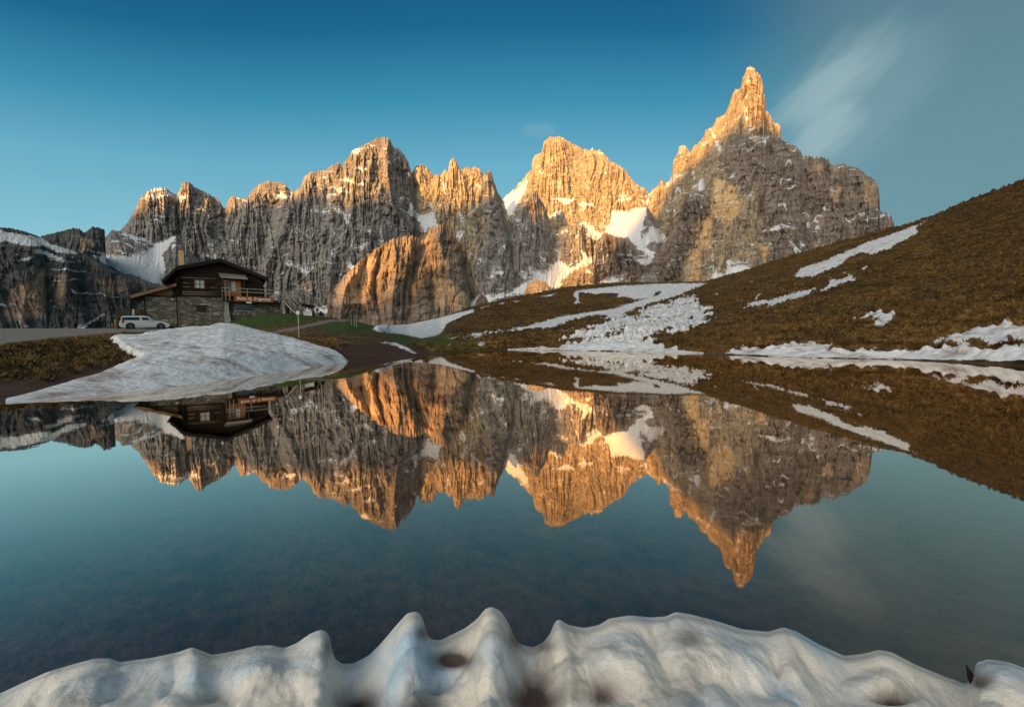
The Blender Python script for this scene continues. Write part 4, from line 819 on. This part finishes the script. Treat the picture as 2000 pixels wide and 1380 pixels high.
# balcony door under a little canopy
x0, x1, z0, z1 = rect((437, 546.5), (471.5, 579))
D = MB(); D.box(x0, x1, -0.16, -0.05, z1 - .16, z1)
wd = x1 - x0
for t in (0, .27, .36, .66, .9): D.box(x0 + wd * t, x0 + wd * t + (.16 if t in (0, .9) else .09), -0.155, -0.045, z0, z1 - .16)
D.box(x0 + .1, x1 - .05, -0.13, -0.03, z0, z0 + .7 * 1.0); D.box(x0 + wd * .66, x1, -.15, -.04, z0, z1 - .17)
DR = D.build('balcony_door', ORW, H)
m = MB(); m.box(x0 + wd * .10, x0 + wd * .28, -0.04, -0.02, z0 + .7, z1 - .16); m.build('pane', GLASS, DR)
m = MB(); m.box(x0 + wd * .40, x0 + wd * .66, -0.04, -0.02, z0 + .7, z1 - .16); m.build('pane', CURT, DR)
m = MB(); a = f(426.5, 532.5, 0.0); b = f(484, 545.8, -1.2); c = f(466, 534.5, 0.0)
ca = [(a[0], 0.02, a[1]), (b[0] - .2, 0.02, a[1] - .05), (b[0], -1.2, b[1] + .05), (a[0] + .25, -1.2, b[1] + .08)]
tp = [m.bm.verts.new(p_) for p_ in ca]; bt = [m.bm.verts.new((p_[0], p_[1], p_[2] - .07)) for p_ in ca]
m.bm.faces.new(tp); m.bm.faces.new(bt[::-1])
for i in range(4): m.bm.faces.new((tp[i], bt[i], bt[(i + 1) % 4], tp[(i + 1) % 4]))
m.bar((a[0] + .4, -1.0, b[1] - .02), (a[0] + .4, -0.02, b[1] - .7), .07); m.bar((b[0] - .4, -1.0, b[1] - .02), (b[0] - .4, -0.02, b[1] - .7), .07)
m.build('canopy', GREYW, H)
# balcony floor, rails, sign
BD = -1.5
xa = f(434, 583, BD)[0]; xb = f(549, 590, BD)[0]; zd = f(500, 585.5, BD)[1]; zd2 = zd - .22
m = MB(); m.box(xa, xb, BD + .06, 0.0, zd - .12, zd); m.box(xa, xb, BD, BD + .055, zd2 - .16, zd + .02); BAL = m.build('balcony', DARKW, H)
for t in (0.1, .35, .6, .85): 
    x = xa + (xb - xa) * t; m = MB(); m.box(x - .08, x + .08, BD + .08, 0.1, zd - .32, zd - .123); m.build('joist', DARKW, BAL)
m = MB(); zr1 = f(441, 560.5, BD)[1]; zr1b = f(545, 568.5, BD)[1]; rz = (zr1 + zr1b) / 2
for z in (rz, rz - .42): m.bar((xa, BD + .03, z), (xb, BD + .03, z), .07, .11)
for px_ in (440.5, 448, 483, 517, 545):
    x = f(px_, 570, BD)[0]; m.box(x - .055, x + .055, BD - .06, BD - .005, zd - .2, rz - .06)
for k in range(5): m.bar((xa + .02 + .0, BD + .2 + k * .3, zd), (xa + .02, BD + .2 + k * .3, rz), .06)
m.bar((xa, BD, rz), (xa, 0, rz), .06, .1); m.bar((xb, BD, rz), (xb, 0.1, rz), .06, .1)
m.build('railing', GREYW, BAL)
sx0, sz1 = f(457.5, 578.5, BD - .1); sx1, sz0 = f(534, 590.5, BD - .1); zc_ = f(495, 584.3, BD - .1)[1]; hh = .33
m = MB(); m.box(sx0, sx1, BD - .13, BD - .07, zc_ - hh, zc_ + hh); m.box(sx0, sx1, BD - .15, BD - .131, zc_ - hh, zc_ - hh + .05); SG = m.build('sign_board', SIGNR, H)
def text_mesh(body, name, mat, parent, w, h, loc, shear=0.0, ext=0.012, bold=0.02):
    cu = bpy.data.curves.new(name, 'FONT'); cu.body = body; cu.size = 1.0; cu.extrude = ext; cu.offset = bold; cu.align_x = 'CENTER'; cu.align_y = 'CENTER'; cu.shear = shear
    to = bpy.data.objects.new(name, cu); COL.objects.link(to); bpy.context.view_layer.update()
    me = bpy.data.meshes.new_from_object(to.evaluated_get(bpy.context.evaluated_depsgraph_get())); bpy.data.objects.remove(to)
    xs = [v.co.x for v in me.vertices]; ys = [v.co.y for v in me.vertices]; sx = w / (max(xs) - min(xs)); sy = h / (max(ys) - min(ys)); cy = (max(ys) + min(ys)) / 2; cx = (max(xs) + min(xs)) / 2
    for v in me.vertices: v.co = Vector(((v.co.x - cx) * sx, -v.co.z, (v.co.y - cy) * sy))
    me.materials.clear(); me.materials.append(mat); o = bpy.data.objects.new(name, me); COL.objects.link(o); o.parent = parent; o.location = loc; return o
text_mesh('Baita G. Segantini', 'lettering', CREAM, SG, (sx1 - sx0) * .86, hh * 1.5, ((sx0 + sx1) / 2, BD - .145, zc_), bold=0.028)
a = f(481, 589.5, BD - .1); b = f(491.5, 592.5, BD - .1)
m = MB(); m.box(a[0], b[0], BD - .12, BD - .09, zc_ - hh - .22, zc_ - hh - .01); m.build('name_plate', WHITE, SG)
# lower windows
x0, x1, z0, z1 = rect((383, 597), (402, 609.5)); m = MB(); m.box(x0, x1, -0.05, 0.03, z0, z1); w = m.build('window', DRED, H)
m = MB(); m.box(x0 - .35, x1 + .3, -0.10, 0.04, z1 + .01, z1 + .10); m.build('lintel', DARKW, w)
x0, x1, z0, z1 = rect((459.5, 594.5), (494, 606.5)); m = MB()
m.box(x0 - .1, x1 + .1, 0.06, 0.16, z1, z1 + .12)
for a, b in ((x0 - .1, x0), (x1, x1 + .1)): m.box(a, b, 0.06, 0.16, z0, z1)
for t in (.33, .6): m.box(x0 + .1, x1 - .1, 0.10, 0.13, z0 + (z1 - z0) * t, z0 + (z1 - z0) * t + .05)
w = m.build('window', GREYW, H); m = MB(); m.box(x0, x1, 0.13, 0.149, z0, z1); m.build('pane', GLASS, w)
m = MB(); m.box(x0 - .15, x1 + .1, 0.0, 0.15, z0 - .14, z0 - .003); m.build('sill', PLASTER, w)
# pale cut blocks set in the right end of the stone wall
PALE = simple('pale cut stone', (0.40, 0.34, 0.25), 0.9, .1, .3)
for i in range(46):
    px_ = random.uniform(496, 543) if i < 32 else random.uniform(455, 500); py_ = random.uniform(595, 609) if i < 32 else random.uniform(608, 614); a = f(px_, py_)
    w_ = random.uniform(.18, .5); h_ = random.uniform(.08, .17); m = MB(); m.box(a[0] - w_ / 2, a[0] + w_ / 2, 0.15 - random.uniform(.02, .06), 0.2, a[1] - h_ / 2, a[1] + h_ / 2); m.build('pale_block', PALE, H, bevel=0.015)
# lean-to annex on the left
xa0 = f(281, 600)[0]; za = f(300, 578)[1]
m = MB(); m.box(xa0, xL - .003, 0.25, 6.5, zB, f(345, 579)[1] - .0); AN = m.build('annex_wall', STONE, H)
ar = [f(254, 576.5, -.7), f(344.5, 553, -.7)]
m = MB(); m.prism(slab(ar, 0.16), -0.7, 7.0); AR = m.build('annex_roof', SHING, H)
m = MB(); q = [(x, z - .0) for x, z in ar]; m.prism(slab(q, 0.36), -0.78, -0.705); m.build('fascia_board', TANW, AR)
m = MB(); m.cyl((ar[0][0] - .12, -.8, ar[0][1] - .2), (ar[0][0] - .12, 7.0, ar[0][1] - .2), .11, n=10); m.build('gutter', DARKW, AR)
zt0 = f(345, 579)[1]
def az_at(x): return float(np.interp(x, [p[0] for p in ar], [p[1] for p in ar])) - .38
m = MB(); m.prism([(xa0 + .1, zt0 + .003), (xL - .25, zt0 + .003), (xL - .25, az_at(xL - .25)), (xa0 + .1, max(az_at(xa0 + .1), zt0 + .05))], 0.2, 6.3); m.build('gable_boarding', TANW, AR)
m = MB(); m.box(xa0, xL - .2, 0.1, 0.24, zt0 - .08, zt0 + .08); m.bar((xL - .35, 0.1, zt0), (xL - .35, 0.1, az_at(xL - .35)), .12); m.build('beam', DARKW, AR)
m = MB(); x = xa0 + .05; m.cyl((x, 0.12, zB), (x, 0.12, zt0 - .25), .055, n=8); m.cyl((x, .12, zt0 - .25), (ar[0][0] + .1, -.4, ar[0][1] - .3), .055, n=8); m.build('downpipe', DARKW, AN, smooth=True)
m = MB(); x = xL - .12; m.cyl((x, -.06, zB), (x, -.06, zlt - .2), .06, n=8); m.build('downpipe', DARKW, H, smooth=True)
a = f(336, 584); m = MB(); m.box(a[0] - .12, a[0] + .12, 0.1, 0.25, a[1] - .08, a[1] + .08); m.build('lamp_box', WHITE, AN)
# deck and stairs at the right end
zdk = zd
x0 = xb; x1 = f(566, 590, 0)[0]
m = MB(); m.box(x0 + .003, x1, BD, 2.5, zdk - .14, zdk)
for x in (x0 + .15, x1 - .15):
    for y in (BD + .1, 2.3): m.box(x - .09, x + .09, y - .09, y + .09, zB, zdk - .143)
DK = m.build('terrace', GREYW, H)
m = MB()
for x in (x0 + .1, (x0 + x1) / 2, x1 - .08): m.box(x - .05, x + .05, 2.36, 2.46, zdk, zdk + 1.05)
for z in (1.0, .55): m.bar((x0, 2.4, zdk + z), (x1, 2.4, zdk + z), .07, .1)
m.build('railing', GREYW, DK)
m = MB(); zg = f(560, 612)[1]
s0 = (x0 + .25, BD - .02, zdk); s1 = (x0 + 1.5, BD - 1.5, zg - .1)
for off in (0, .95):
    o_ = Vector((off * .76, off * .64, 0))
    m.bar(Vector(s0) + o_, Vector(s1) + o_, .08, .24)
n_ = 8
for i in range(1, n_):
    c_ = Vector(s0).lerp(Vector(s1), i / n_); m.bar(c_, c_ + Vector((.95 * .76, .95 * .64, 0)), .26, .045)
ST = m.build('staircase', GREYW, H)
m = MB()
for off in (0, .95):
    o_ = Vector((off * .76, off * .64, 0)); a = Vector(s0) + o_; b = Vector(s1) + o_; u_ = Vector((0, 0, 1.0))
    m.bar(a + u_, b + u_, .06, .09); m.bar(a + u_ * .5, b + u_ * .5, .05, .07); m.bar(a, a + u_ * 1.05, .09); m.bar(b - Vector((0, 0, .4)), b + u_ * 1.05, .09); c_ = a.lerp(b, .5); m.bar(c_, c_ + u_, .07)
m.build('railing', GREYW, ST)
# ---------------------------------------------------------------- shed and things behind the hut
SF = Frame(575, 612, 60.0, math.radians(30)); S = empty('shed', SF.o, SF.a); f = SF
tag(S, 'low dark red shed with a sloping dark roof behind the hut stairs', 'shed')
x0 = f(558, 610)[0]; x1 = f(584, 610)[0]; zt_ = f(570, 589)[1]
m = MB(); m.box(x0, x1, 0, 3, -1.5, zt_); m.build('wall', simple('red brown boards', (0.12, 0.040, 0.026), .8, .2, .4, (6, 6, 1), 3.0), S)
a = f(556, 583.5, -.4); b = f(614, 597.5, -.4)
m = MB(); m.prism(slab([a, b], .16), -.4, 3.6); m.build('roof', SHING, S)
m = MB(); xp = b[0] - .4
for x in (xp, (x1 + xp) / 2): m.bar((x, 0, -1.5), (x, 0, float(np.interp(x, [a[0], b[0]], [a[1], b[1]])) - .18), .12)
m.box(x1 + .1, (x1 + xp) / 2 - .2, .1, .5, -1, f(590, 603)[1]); m.build('porch_post', TANW, S)
RFm = Frame(585, 590, 58.0, math.radians(36)); f = RFm; FR = empty('terrace_railing', RFm.o, RFm.a)
tag(FR, 'thin grey timber terrace railing with slanting struts right of the hut stairs', 'railing')
m = MB(); zb_ = f(585, 613)[1]
for py_ in (569, 574, 579.5): 
    p0 = f(567, py_); p1 = f(598, py_ + .8); m.bar((p0[0], 0, p0[1]), (p1[0], 0, p0[1] - .02), .05, .08)
m.build('rail', GREYW, FR)
for px_ in (568, 578, 588, 597):
    p0 = f(px_, 567); m = MB(); m.bar((p0[0], 0, zb_ if px_ < 590 else f(597, 584)[1]), (p0[0], 0, p0[1]), .08); m.build('post', GREYW, FR)
m = MB()
for (a1, b1) in (((574, 580), (588, 598)), ((579, 580), (590, 594))): p0 = f(*a1); p1 = f(*b1); m.bar((p0[0], -.1, p0[1]), (p1[0], -.1, p1[1]), .10)
m.build('strut', GREYW, FR)
# white planter box and three small dark firs on the mound
def gz(px_, Y):
    d = _f + (px_ - 1000) / F * _r + 60 / F * _u; x = d[0] / d[1] * Y; return x, Y, ground_z(x, Y)
pb = at(601, 617.3, 56.0); P = empty('planter_box', (pb.x, pb.y, pb.z), math.radians(25))
tag(P, 'white rectangular planter box standing on the green mound right of the hut', 'planter')
m = MB(); m.box(-.55, .55, -.25, .25, -.3, .62); bx_ = m.build('box', WHITE, P, bevel=.03)
m = MB(); m.box(-.60, .60, -.3, .3, .623, .70); m.build('rim', WHITE, P)
FIR = simple('dark fir needles', (0.022, 0.030, 0.016), .9, .1, .6, nscale=9)
def fir(px_, py0, py1, Y, lab):
    b0 = at(px_, py0, Y); h = at(px_, py1, Y).z - b0.z; R = empty('fir_shrub', b0); tag(R, lab, 'shrub', 'small dark firs beside the white planter')
    m = MB(); m.cyl((0, 0, -.5), (0, 0, h * .95), .035, .01, n=6); m.build('trunk', DARKW, R)
    m = MB(); rng = random.Random(int(px_))
    for i in range(420):
        t = rng.random() ** .8; z = h * (.05 + .95 * t); r = (1 - t) * h * .30 + .06; a_ = rng.uniform(0, 6.28); r *= rng.uniform(.3, 1.15)
        c_ = Vector((r * math.cos(a_), r * math.sin(a_), z)); d_ = Vector((math.cos(a_), math.sin(a_), rng.uniform(-.5, .3))) * rng.uniform(.10, .2); s_ = Vector((-math.sin(a_), math.cos(a_), rng.uniform(-.4, .4))) * .05
        m.bm.faces.new([m.bm.verts.new(c_ - s_), m.bm.verts.new(c_ + s_), m.bm.verts.new(c_ + d_)])
    m.build('foliage', FIR, R)
fir(611.5, 617.0, 604.5, 56.5, 'small dark fir nearest the white planter box'); fir(620, 617.0, 602.0, 57.0, 'tallest of the three small dark firs on the mound'); fir(627, 617.5, 608.0, 57.5, 'shortest and rightmost of the three small dark firs on the mound')
# sign on a thin post, and three short stakes
sp0 = at(583.6, 651, 36.5); gzz = ground_z(sp0.x, sp0.y); T = empty('sign_post', (sp0.x, sp0.y, gzz))
tag(T, 'small white sign on a thin pale post above the long snow bank', 'sign')
top = at(583.6, 609, 36.5).z - gzz
m = MB(); m.cyl((0, 0, -.3), (0, 0, top), .045, .04, n=8); m.build('post', simple('pale peeled post', (0.45, 0.40, 0.30), .8, .2, .2), T)
m = MB(); hw = 3.0 / F * 36.5; m.box(-hw, hw, -.075, -.05, top - hw * 1.5, top + hw * .6); SPn = m.build('sign_panel', WHITE, T)
m = MB(); m.box(-hw * .45, hw * .45, -.082, -.076, top - hw * .9, top - hw * .7); m.box(-hw * .1, hw * .1, -.083, -.077, top - hw * 1.1, top + hw * .1); m.build('marking', GREYW, SPn)
for i, (px_, y0, y1, lab) in enumerate(((686.3, 628.5, 621, 'leftmost and shortest of three pale stakes on the grassy mound'), (691.8, 629, 617.5, 'middle of three pale stakes on the grassy mound'), (696.4, 630, 617.5, 'rightmost of three pale stakes on the grassy mound'))):
    b0 = at(px_, y0, 47.0); z0 = ground_z(b0.x, b0.y); h = at(px_, y1, 47.0).z - z0
    m = MB(); m.cyl((0, 0, -.3), (0, 0, h), .06, .045, n=7); m.cyl((0, 0, h), (0, 0, h + .05), .045, .01, n=7); o = m.build('stake', GREYW); o.location = (b0.x, b0.y, z0); tag(o, lab, 'stake', 'pale stakes on the grassy mound')
# ---------------------------------------------------------------- parked car
CF = Frame(233, 643.0, 45.0, math.radians(41)); f = CF; CR = empty('parked_car', CF.o, CF.a)
tag(CR, 'white estate car with dark windows parked on the gravel in front of the hut annex', 'car')
q4 = lambda x, y: f(220 + x / 15.385, 590 + y / 15.385)
WD = 1.80
low = [q4(*p) for p in ((196,735),(186,650),(205,560),(235,540),(850,552),(1180,545),(1330,560),(1500,585),(1640,612),(1720,655),(1742,690),(1720,735),(1640,762),(680,765),(260,765))]
m = MB(); a, b = m.prism(low, 0, WD)
o = m.build('body', CARP, CR, bevel=0.05, smooth=False)
up = [q4(*p) for p in ((238,545),(262,430),(300,408),(860,400),(1030,418),(1100,452),(1275,556))]
m = MB(); a, b = m.prism(up, 0.02, WD - .02)
zbelt = q4(600, 548)[1]; ztop = q4(600, 402)[1]
for v in list(a) + list(b):
    t = max(0, (v.co.z - zbelt) / (ztop - zbelt)); v.co.y += (0.20 * t) * (1 if v.co.y < WD / 2 else -1)
cab = m.build('cabin', CARP, CR, bevel=0.03)
def side_glass(pts, name='side_window'):
    for side in (0, 1):
        m = MB(); vs = []
        for p_ in pts:
            x, z = q4(*p_); t = max(0, (z - zbelt) / (ztop - zbelt)); y = 0.02 + .20 * t - .012
            vs.append(m.bm.verts.new((x, y if side == 0 else WD - y, z)))
        m.bm.faces.new(vs)
        r_ = bmesh.ops.extrude_face_region(m.bm, geom=m.bm.faces[:]); 
        for v in [g for g in r_['geom'] if isinstance(g, bmesh.types.BMVert)]: v.co.y += .008 if side == 0 else -.008
        m.build(name, GLASS, CR)
side_glass(((270,535),(292,448),(800,448),(822,535))); side_glass(((880,535),(870,452),(1020,455),(1075,480),(1190,540)))
m = MB(); p0 = q4(1048, 430); p1 = q4(1262, 548)
vs = [m.bm.verts.new(c_) for c_ in ((p0[0] + .03, .26, p0[1]), (p0[0] + .03, WD - .26, p0[1]), (p1[0] + .05, WD - .10, p1[1] + .03), (p1[0] + .05, .10, p1[1] + .03))]; m.bm.faces.new(vs); m.build('windscreen', GLASS, CR)
m = MB(); p0 = q4(258, 440); p1 = q4(238, 535)
vs = [m.bm.verts.new(c_) for c_ in ((p0[0] - .03, .26, p0[1]), (p0[0] - .03, WD - .26, p0[1]), (p1[0] - .03, WD - .12, p1[1]), (p1[0] - .03, .12, p1[1]))]; m.bm.faces.new(vs); m.build('rear_window', GLASS, CR)
for side in (0, 1):
    y0_, s_ = (0, -1) if side == 0 else (WD, 1)
    x, z = q4(315, 590); m = MB(); m.prism([q4(*p) for p in ((262,600),(285,545),(340,545),(352,600),(320,635))], y0_ - .03 if side == 0 else y0_ - .1, y0_ + .1 if side == 0 else y0_ + .03); m.build('tail_light', REDL, CR, bevel=.01)
    m = MB(); m.prism([q4(*p) for p in ((1590,612),(1660,630),(1720,668),(1650,668),(1600,645))], y0_ - .02 if side == 0 else y0_ - .1, y0_ + .1 if side == 0 else y0_ + .02); m.build('headlight', CLEARL, CR)
    x, z = q4(1150, 535); m = MB(); m.box(x - .12, x + .10, (y0_ - .22 if side == 0 else y0_), (y0_ if side == 0 else y0_ + .22), z - .02, z + .15); m.build('wing_mirror', CARP, CR, bevel=.03)
    m = MB(); a1 = q4(330, 388); b1 = q4(850, 384); m.bar((a1[0], WD / 2 + s_ * .55, a1[1]), (b1[0], WD / 2 + s_ * .55, a1[1]), .04, .04)
    for xx_ in (a1[0], b1[0]): m.bar((xx_, WD / 2 + s_ * .55, a1[1]), (xx_, WD / 2 + s_ * .55, a1[1] - .12), .04)
    m.build('roof_rail', RUBBER, CR)
    m = MB(); a1 = q4(690, 716); b1 = q4(1300, 716); m.box(a1[0], b1[0], (y0_ - .022 if side == 0 else y0_ - .01), (y0_ + .01 if side == 0 else y0_ + .022), a1[1] - .03, a1[1] + .03); m.build('side_moulding', METAL, CR)
    for (hx_, nm) in ((700, 'door_handle'), (1130, 'door_handle')):
        x, z = q4(hx_, 590); m = MB(); m.box(x - .09, x + .09, (y0_ - .03 if side == 0 else y0_), (y0_ if side == 0 else y0_ + .03), z - .015, z + .015); m.build(nm, METAL, CR)
for (wx, wy) in ((535, 752), (1452, 742)):
    for side in (0, 1):
        x, z = q4(wx, wy); z = f(233, 642.3)[1] + .335 + (0.0 if wx < 1000 else 0.0)
        y0_ = -.025 if side == 0 else WD - .20; y1_ = y0_ + .225
        m = MB(); m.cyl((x, y0_ + .02, z), (x, y1_ - .02, z), .40, n=28); m.build('wheel_arch', RUBBER, CR)
        m = MB(); m.cyl((x, y0_ - .02, z), (x, y1_ - .02, z), .335, n=28); wh = m.build('wheel', RUBBER, CR, bevel=.02)
        yo = y0_ - .03 if side == 0 else y1_ - .01
        m = MB(); m.cyl((x, yo, z), (x, yo + .02, z), .07, n=12)
        for k in range(5):
            a_ = 2 * math.pi * k / 5; m.bar((x + .05 * math.cos(a_), yo + .01, z + .05 * math.sin(a_)), (x + .21 * math.cos(a_), yo + .01, z + .21 * math.sin(a_)), .055, .02)
        for k in range(20):
            a_ = 2 * math.pi * k / 20; b_ = 2 * math.pi * (k + 1) / 20; m.bar((x + .215 * math.cos(a_), yo + .01, z + .215 * math.sin(a_)), (x + .215 * math.cos(b_), yo + .01, z + .215 * math.sin(b_)), .03, .02)
        m.build('rim', RIM, wh)
m = MB(); a1 = q4(190, 700); m.box(a1[0] - .05, a1[0] + .2, .03, WD - .03, a1[1] - .28, a1[1] - .02); m.build('rear_bumper', RUBBER, CR, bevel=.03)
m = MB(); a1 = q4(1735, 715); m.box(a1[0] - .25, a1[0] + .04, .04, WD - .04, a1[1] - .15, a1[1] + .02); m.build('front_bumper', RUBBER, CR, bevel=.03)
# ---------------------------------------------------------------- fence, notice post and bins behind the car
FF = Frame(228, 640, 49.0, math.radians(38)); f = FF; FN = empty('wooden_fence', FF.o, FF.a)
tag(FN, 'weathered brown rail fence with crossed braces behind the white car', 'fence')
FW_ = simple('brown weathered rail', (0.10, 0.070, 0.045), .85, .15, .5, (1, 1, 6), 3.0)
m = MB()
for py_ in (601.5, 606.5, 611.5, 616): p0 = f(226.5, py_ + 1.2); p1 = f(278, py_); m.bar((p0[0], 0, p0[1]), (p1[0], 0, p0[1]), .05, .12)
m.build('rail', FW_, FN)
for px_ in (227.5, 245, 262, 277): p0 = f(px_, 600.5); m = MB(); m.box(p0[0] - .09, p0[0] + .09, .04, .2, -.4, f(227.5, 600.5)[1]); m.build('post', FW_, FN)
m = MB(); p0 = f(264, 603); p1 = f(276, 615); m.bar((p0[0], -.05, p0[1]), (p1[0], -.05, p1[1]), .09); p0 = f(264, 615); p1 = f(276, 604); m.bar((p0[0], -.07, p0[1]), (p1[0], -.07, p1[1]), .09); m.build('brace', FW_, FN)
f = Frame(260.5, 640, 48.5, math.radians(38)); NP = empty('notice_post', f.o, f.a); tag(NP, 'dark upright board with three pale discs in front of the fence behind the car', 'notice board')
x0, z1 = f(258, 602); x1, z0 = f(263.2, 615.5); m = MB(); m.box(x0, x1, 0, .06, z0, z1); bd = m.build('board', DARKW, NP)
m = MB(); m.box((x0 + x1) / 2 - .06, (x0 + x1) / 2 + .06, .065, .16, -.4, z1); m.build('post', DARKW, NP)
for py_ in (605.4, 609.3, 613.2): c_ = f(260.3, py_); m = MB(); m.cyl((c_[0], -.02, c_[1]), (c_[0], -.001, c_[1]), .105, n=14); m.build('disc', WHITE, bd)
for i, (px_, w_, t_, y_, col, lab, nm) in enumerate(((226.5, 3.6, 623, 48, (.24, .16, .07), 'tan wooden crate stacked against the fence end left of the white car', 'crate'), (229.3, 2.6, 627, 47.5, (.045, .07, .03), 'small green bin between the crate and the rear of the white car', 'bin'), (224.6, 2.0, 631, 46.5, (.28, .05, .03), 'small red canister on the gravel at the far left of the crate', 'canister'))):
    b0 = at(px_, 641.5, y_); h = at(px_, t_, y_).z - b0.z; r = w_ / F * y_ / 2 * .8; R = empty(nm, b0); tag(R, lab, nm)
    m = MB(); mt = simple(nm + ' paint', col, .7, .3, .3)
    if nm == 'crate':
        for k in range(4): m.box(-r, r, -r, r, -.2 if k == 0 else h * k / 4 + .02, h * (k + 1) / 4 - .02)
        m.box(-r + .03, r - .03, -r + .03, r - .03, 0, h - .03)
        m.build('slats', mt, R)
    else:
        m.cyl((0, 0, -.2), (0, 0, h * .9), r * .85, r, n=14); m.build('drum', mt, R, smooth=False); m = MB(); m.cyl((0, 0, h * .9 + .003), (0, 0, h), r * 1.06, r * .8, n=14); m.build('lid', mt, R)
# ---------------------------------------------------------------- stones at the water's edge
RK = simple('wet dark stone', (0.060, 0.050, 0.040), .6, .4, .5, nscale=5, bump=.6)
def stone(px_, py_, w_, h_, lab, seed):
    a, t = azte(px_, py_); r = CH / -float(t); x, y = r * math.sin(a), r * math.cos(a); s = w_ / F * y
    bm = bmesh.new(); bmesh.ops.create_icosphere(bm, subdivisions=3, radius=1)
    for v in bm.verts:
        n = float(fbm(np.array([v.co.x * 1.3 + seed]), np.array([v.co.y * 1.3 + v.co.z]), 3, seed)[0]); v.co *= 1 + .28 * n
        v.co.x *= s / 2; v.co.y *= s * .4; v.co.z *= h_ / F * y * .75
    me = bpy.data.meshes.new('stone'); bm.to_mesh(me); bm.free(); me.materials.append(RK); o = bpy.data.objects.new('stone', me); o.location = (x, y, h_ / F * y * .15); COL.objects.link(o); tag(o, lab, 'stone')
stone(1627, 697, 17, 8, 'dark rounded stone breaking the shoreline snow at the foot of the right hill', 3)
stone(1406, 692.5, 16, 5, 'dark grassy stone in the gap between two shoreline snow strips', 8)
stone(1384, 691.5, 9, 4, 'small dark stone left of the gap in the shoreline snow', 12)
stone(1421, 693, 7, 4, 'smallest dark stone right of the gap in the shoreline snow', 15)
# a dark splinter of wood stuck in the near snow, far right
ai, ti = azte(np.array([1904.0, 1887.0]), np.array([1336.0, 1297.0])); rr_ = float(np.interp(1904, fx, rc)) - 0.02
b0 = Vector((rr_ * math.sin(ai[0]), rr_ * math.cos(ai[0]), CH + float(ti[0]) * rr_)); t0 = Vector((rr_ * math.sin(ai[1]), rr_ * math.cos(ai[1]), CH + float(ti[1]) * rr_))
m = MB(); v_ = t0 - b0; m.cyl(v_ * -0.5, v_ * 0.45, .016, .011, n=7); m.cyl(v_ * 0.45, v_, .011, .001, n=7)
o = m.build('wood_splinter', DARKW, jitter=.0015); o.location = b0; tag(o, 'dark pointed wood splinter stuck in the near snow at its far right notch', 'stick')
# ---------------------------------------------------------------- tussock grass (countless blades: one object)
def tussocks(n, seed):
    rg = np.random.default_rng(seed)
    ci = rg.integers(60, nf - 60, n); u = rg.random(n)
    lo, hi = 88, nvis - 6
    ri = (lo + (hi - lo) * u ** 0.75).astype(int)
    ok = ((GA[ri, ci] > -0.22 + .16 * rg.random(n)) | (ri < 225)) & (snow_a[ri, ci] < -0.04) & (g_mud[ri, ci] < -3) & (g_road[ri, ci] < -3) & (GZ[ri, ci] > 0.18)
    keepg = (g_grn[ri, ci] < 0) | (rg.random(n) < .5); ok &= keepg
    c, r = ci[ok], ri[ok]; x = GX[r, c]; y = GY[r, c]; z = GZ[r, c]
    clump = vnoise(x / 0.62, y / 0.62, 505); ok = clump > -0.12; x, y, z, clump = x[ok], y[ok], z[ok], clump[ok]
    near_ = np.hypot(x, y); nb = 6; N_ = len(x)
    P = np.zeros((N_, nb, 3, 3)); 
    h = (0.08 + 0.13 * rg.random((N_, nb))) * (0.6 + 0.8 * np.clip(clump[:, None] + .3, 0, 1)) * np.where(x < -8, .7, 1.0)[:, None]; an = rg.random((N_, nb)) * 6.283; ln = 0.35 + .5 * rg.random((N_, nb))
    w = 0.008 + 0.0008 * near_[:, None]
    bx = x[:, None] + .10 * np.cos(an) ; by = y[:, None] + .10 * np.sin(an); bz = z[:, None] - .03 + 0 * an
    P[..., 0, 0] = bx - w * np.sin(an * 1.7); P[..., 0, 1] = by + w * np.cos(an * 1.7); P[..., 0, 2] = bz
    P[..., 1, 0] = bx + w * np.sin(an * 1.7); P[..., 1, 1] = by - w * np.cos(an * 1.7); P[..., 1, 2] = bz
    P[..., 2, 0] = bx + np.cos(an) * h * ln; P[..., 2, 1] = by + np.sin(an) * h * ln; P[..., 2, 2] = bz + h
    co = P.reshape(-1, 3).astype(np.float32); nt_ = len(co) // 3
    me = bpy.data.meshes.new('grass'); me.vertices.add(len(co)); me.vertices.foreach_set('co', co.ravel()); me.loops.add(len(co)); me.loops.foreach_set('vertex_index', np.arange(len(co), dtype=np.int32))
    me.polygons.add(nt_); me.polygons.foreach_set('loop_start', np.arange(0, len(co), 3, dtype=np.int32)); me.polygons.foreach_set('loop_total', np.full(nt_, 3, np.int32)); me.update(calc_edges=True)
    m, nt, p = newmat('dry tussock grass'); n_ = noise_(nt, mapc(nt, (1, 1, 1)), 1.1, 4, .65)
    cc = ramp_(nt, n_, [(0.3, (0.045, 0.028, 0.010)), (0.5, (0.17, 0.098, 0.032)), (0.7, (0.35, 0.215, 0.075))]); n2_ = noise_(nt, mapc(nt, (1, 1, 1)), .12, 3)
    cc = mix_(nt, 0.8, cc, ramp_(nt, noise_(nt, mapc(nt, (0.22, 0.22, 1.9)), 1.0, 5, 0.6, 0.4), [(0.36, (0.50, 0.47, 0.45)), (0.5, (1, 1, 1)), (0.66, (1.35, 1.28, 1.15))]), 'MULTIPLY')
    cc = mix_(nt, ramp_(nt, n2_, [(.5, (0, 0, 0)), (.7, (.5, .5, .5))]), cc, ramp_(nt, n_, [(.3, (.03, .03, .01)), (.7, (.13, .11, .035))]))
    nt.links.new(cc, p.inputs['Base Color']); set_spec(p, .9, .1); me.materials.append(m)
    o = bpy.data.objects.new('grass', me); COL.objects.link(o); tag(o, kind='stuff')
tussocks(190000, 5)
